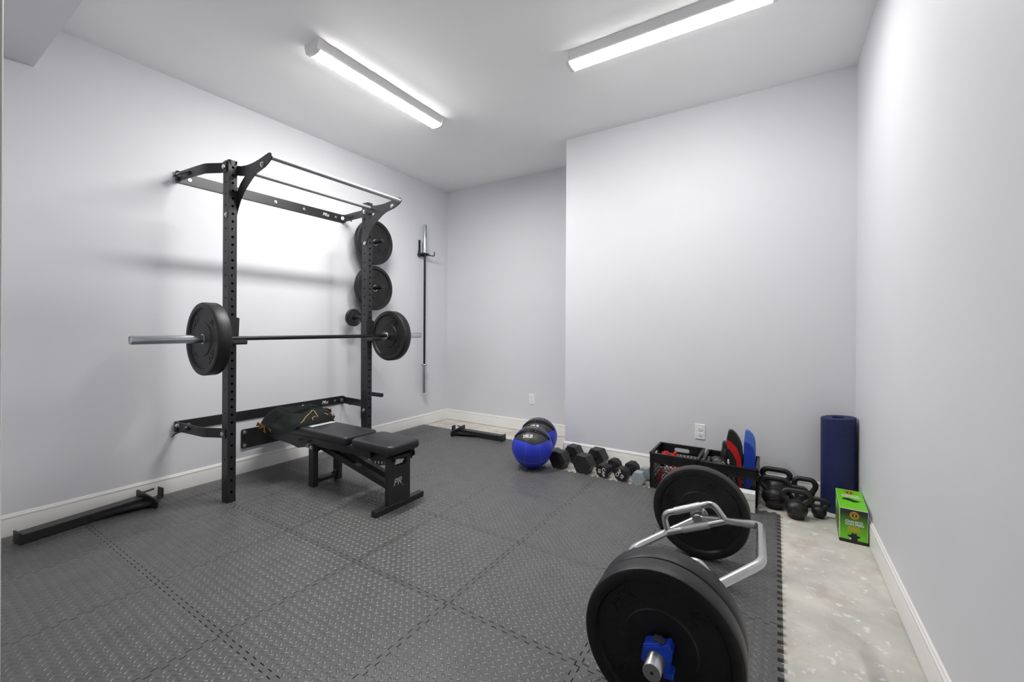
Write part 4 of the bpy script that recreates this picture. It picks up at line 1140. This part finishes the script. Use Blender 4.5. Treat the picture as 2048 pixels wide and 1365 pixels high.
# ------------------------------------------------------------------ printed carton
BX0, BX1, BYa, BYb, BH = .302, .4285, 2.945, 3.285, .186
cb = thing('printed_carton', 'bright green and black carton for a weighted vest beside the rolled mat', 'box', (BX0, BYa, 0), (0, 0, math.radians(-2.5)))
wx, wy = BX1 - BX0 - .004, BYb - BYa
obj('body', MB().box(0, wx, 0, wy, 0, BH), M_CARD, cb, local=True, bevel=.001)
e = .0004
fr_ = obj('front_face', MB().box(.002, wx - .002, -e, 0, .018, BH - .004), M_GRAD, cb, local=True)
obj('lower_edge', MB().box(0, wx, -e * 1.2, 0, .0, .018), M_BLACKP, cb, local=True)
tp = obj('top_face', MB().box(.001, wx - .001, .001, wy - .001, BH, BH + e), M_GREEN, cb, local=True)
sf = obj('side_face', MB().box(-e, 0, .004, wy - .002, .016, BH - .002), M_GREEN, cb, local=True)
obj('lower_edge', MB().box(-e * 1.2, 0, 0, wy, .0, .016), M_BLACKP, cb, local=True)
FF = frame((wx / 2, -e, 0), (1, 0, 0), (0, 0, 1), (0, -1, 0))
TF = frame((wx / 2, 0, BH + e), (1, 0, 0), (0, 1, 0), (0, 0, 1))
SF = frame((-e, wy, 0), (0, -1, 0), (0, 0, 1), (-1, 0, 0))
def emblem(mb_g, mb_k, M, r):
    def ann(r0, r1, mb_, z):
        n = 36
        vs_ = [(q * math.cos(2 * math.pi * i / n), q * math.sin(2 * math.pi * i / n), z) for q in (r0, r1) for i in range(n)]
        mb_.add(vs_, [(i, (i + 1) % n, n + (i + 1) % n, n + i) for i in range(n)], M)
    ann(.0001, r, mb_g, .0003); ann(r * .84, r * .90, mb_k, .0005); ann(.0001, r * .56, mb_k, .0005)
    mb_g.add([(-r * .2, -r * .42, .0007), (r * .2, -r * .42, .0007), (r * .12, r * .1, .0007), (r * .34, r * .36, .0007), (-r * .34, r * .36, .0007), (-r * .12, r * .1, .0007)], [(0, 1, 2, 3, 4, 5)], M)
    for i in range(14):
        a = 2 * math.pi * i / 14; c_, s_ = math.cos(a), math.sin(a)
        q = [(.62, -.05), (.78, -.05), (.78, .05), (.62, .05)]
        mb_k.add([(r * (x * c_ - y * s_), r * (x * s_ + y * c_), .0006) for x, y in q], [(0, 1, 2, 3)], M)
vest = [(-.010, .030), (-.004, .024), (.004, .024), (.010, .030), (.012, .014), (.028, .010), (.024, .002), (.014, -.004), (.016, -.026), (-.016, -.026), (-.014, -.004), (-.026, .000), (-.028, .010), (-.012, .014)]
gd, bk, wh, yl = MB(), MB(), MB(), MB()
emblem(gd, bk, FF @ MT(.003, .153, 0), .0205)
text(wh, 'CHALECO', .0165, FF @ MT(.001, .117, .0002), .0002, .03)
text(wh, 'CON PESO', .0165, FF @ MT(.004, .102, .0002), .0002, .03)
for i, (w_, z) in enumerate(((.05, .088), (.052, .083), (.060, .078), (.066, .073), (.050, .068), (.040, .063))):
    yl.add([(-.026, z, .0002), (-.026 + w_, z, .0002), (-.026 + w_, z + .0022, .0002), (-.026, z + .0022, .0002)], [(0, 1, 2, 3)], FF)
bk.add([(x * 1.0 + .002, y * .85 + .034, .0003) for x, y in vest], [tuple(range(len(vest)))], FF)
wh.add([(-.016, .019, .0006), (-.010, .019, .0006), (-.012, .030, .0006), (-.018, .030, .0006)], [(0, 1, 2, 3)], FF)
obj('emblem', gd, M_GOLD, fr_, local=True, angle=0); obj('print', bk, M_BLACKP, fr_, local=True, angle=0); obj('lettering', wh, M_WHITEP, fr_, local=True, angle=0); obj('small_print', yl, M_GOLD, fr_, local=True, angle=0)
gd, bk, wh = MB(), MB(), MB()
emblem(gd, bk, TF @ MT(.0, .285, 0) @ Matrix.Diagonal((1.15, 1.5, 1, 1)), .023)
text(wh, 'CHALECO', .0180, TF @ MT(.001, .232, .0002) @ Matrix.Diagonal((1, 1.5, 1, 1)), .0002, .03)
text(wh, 'CON PESO', .0180, TF @ MT(.003, .205, .0002) @ Matrix.Diagonal((1, 1.5, 1, 1)), .0002, .03)
bk.add([(-.045, .150, .0003), (-.032, .175, .0003), (-.010, .182, .0003), (.016, .158, .0003), (.048, .148, .0003), (.036, .140, .0003), (.024, .125, .0003), (.010, .118, .0003), (-.006, .132, .0003), (-.030, .142, .0003)], [tuple(range(10))], TF)
obj('emblem', gd, M_GOLD, tp, local=True, angle=0); obj('print', bk, M_BLACKP, tp, local=True, angle=0); obj('lettering', wh, M_WHITEP, tp, local=True, angle=0)
gd, bk, wh, sk = MB(), MB(), MB(), MB()
emblem(gd, bk, SF @ MT(.035, .150, 0), .020)
text(wh, 'CHALECO', .0190, SF @ MT(.095, .148, .0002), .0002, .03); text(wh, 'CON PESO', .0190, SF @ MT(.095, .128, .0002), .0002, .03)
sk.add([(.205, .155, .0003), (.215, .172, .0003), (.235, .174, .0003), (.245, .158, .0003), (.242, .140, .0003), (.275, .120, .0003), (.290, .070, .0003), (.270, .020, .0003), (.180, .020, .0003), (.155, .075, .0003), (.175, .125, .0003), (.208, .138, .0003)], [tuple(range(12))], SF)
bk.add([(.185, .125, .0005), (.205, .136, .0005), (.225, .118, .0005), (.245, .136, .0005), (.265, .122, .0005), (.262, .030, .0005), (.192, .030, .0005)], [tuple(range(7))], SF)
bk.add([(.02, .03, .0004), (.07, .022, .0004), (.12, .05, .0004), (.11, .09, .0004), (.06, .10, .0004), (.03, .085, .0004)], [tuple(range(6))], SF)
obj('emblem', gd, M_GOLD, sf, local=True, angle=0); obj('print', bk, M_BLACKP, sf, local=True, angle=0); obj('lettering', wh, M_WHITEP, sf, local=True, angle=0); obj('figure_print', sk, M_SKIN, sf, local=True, angle=0)
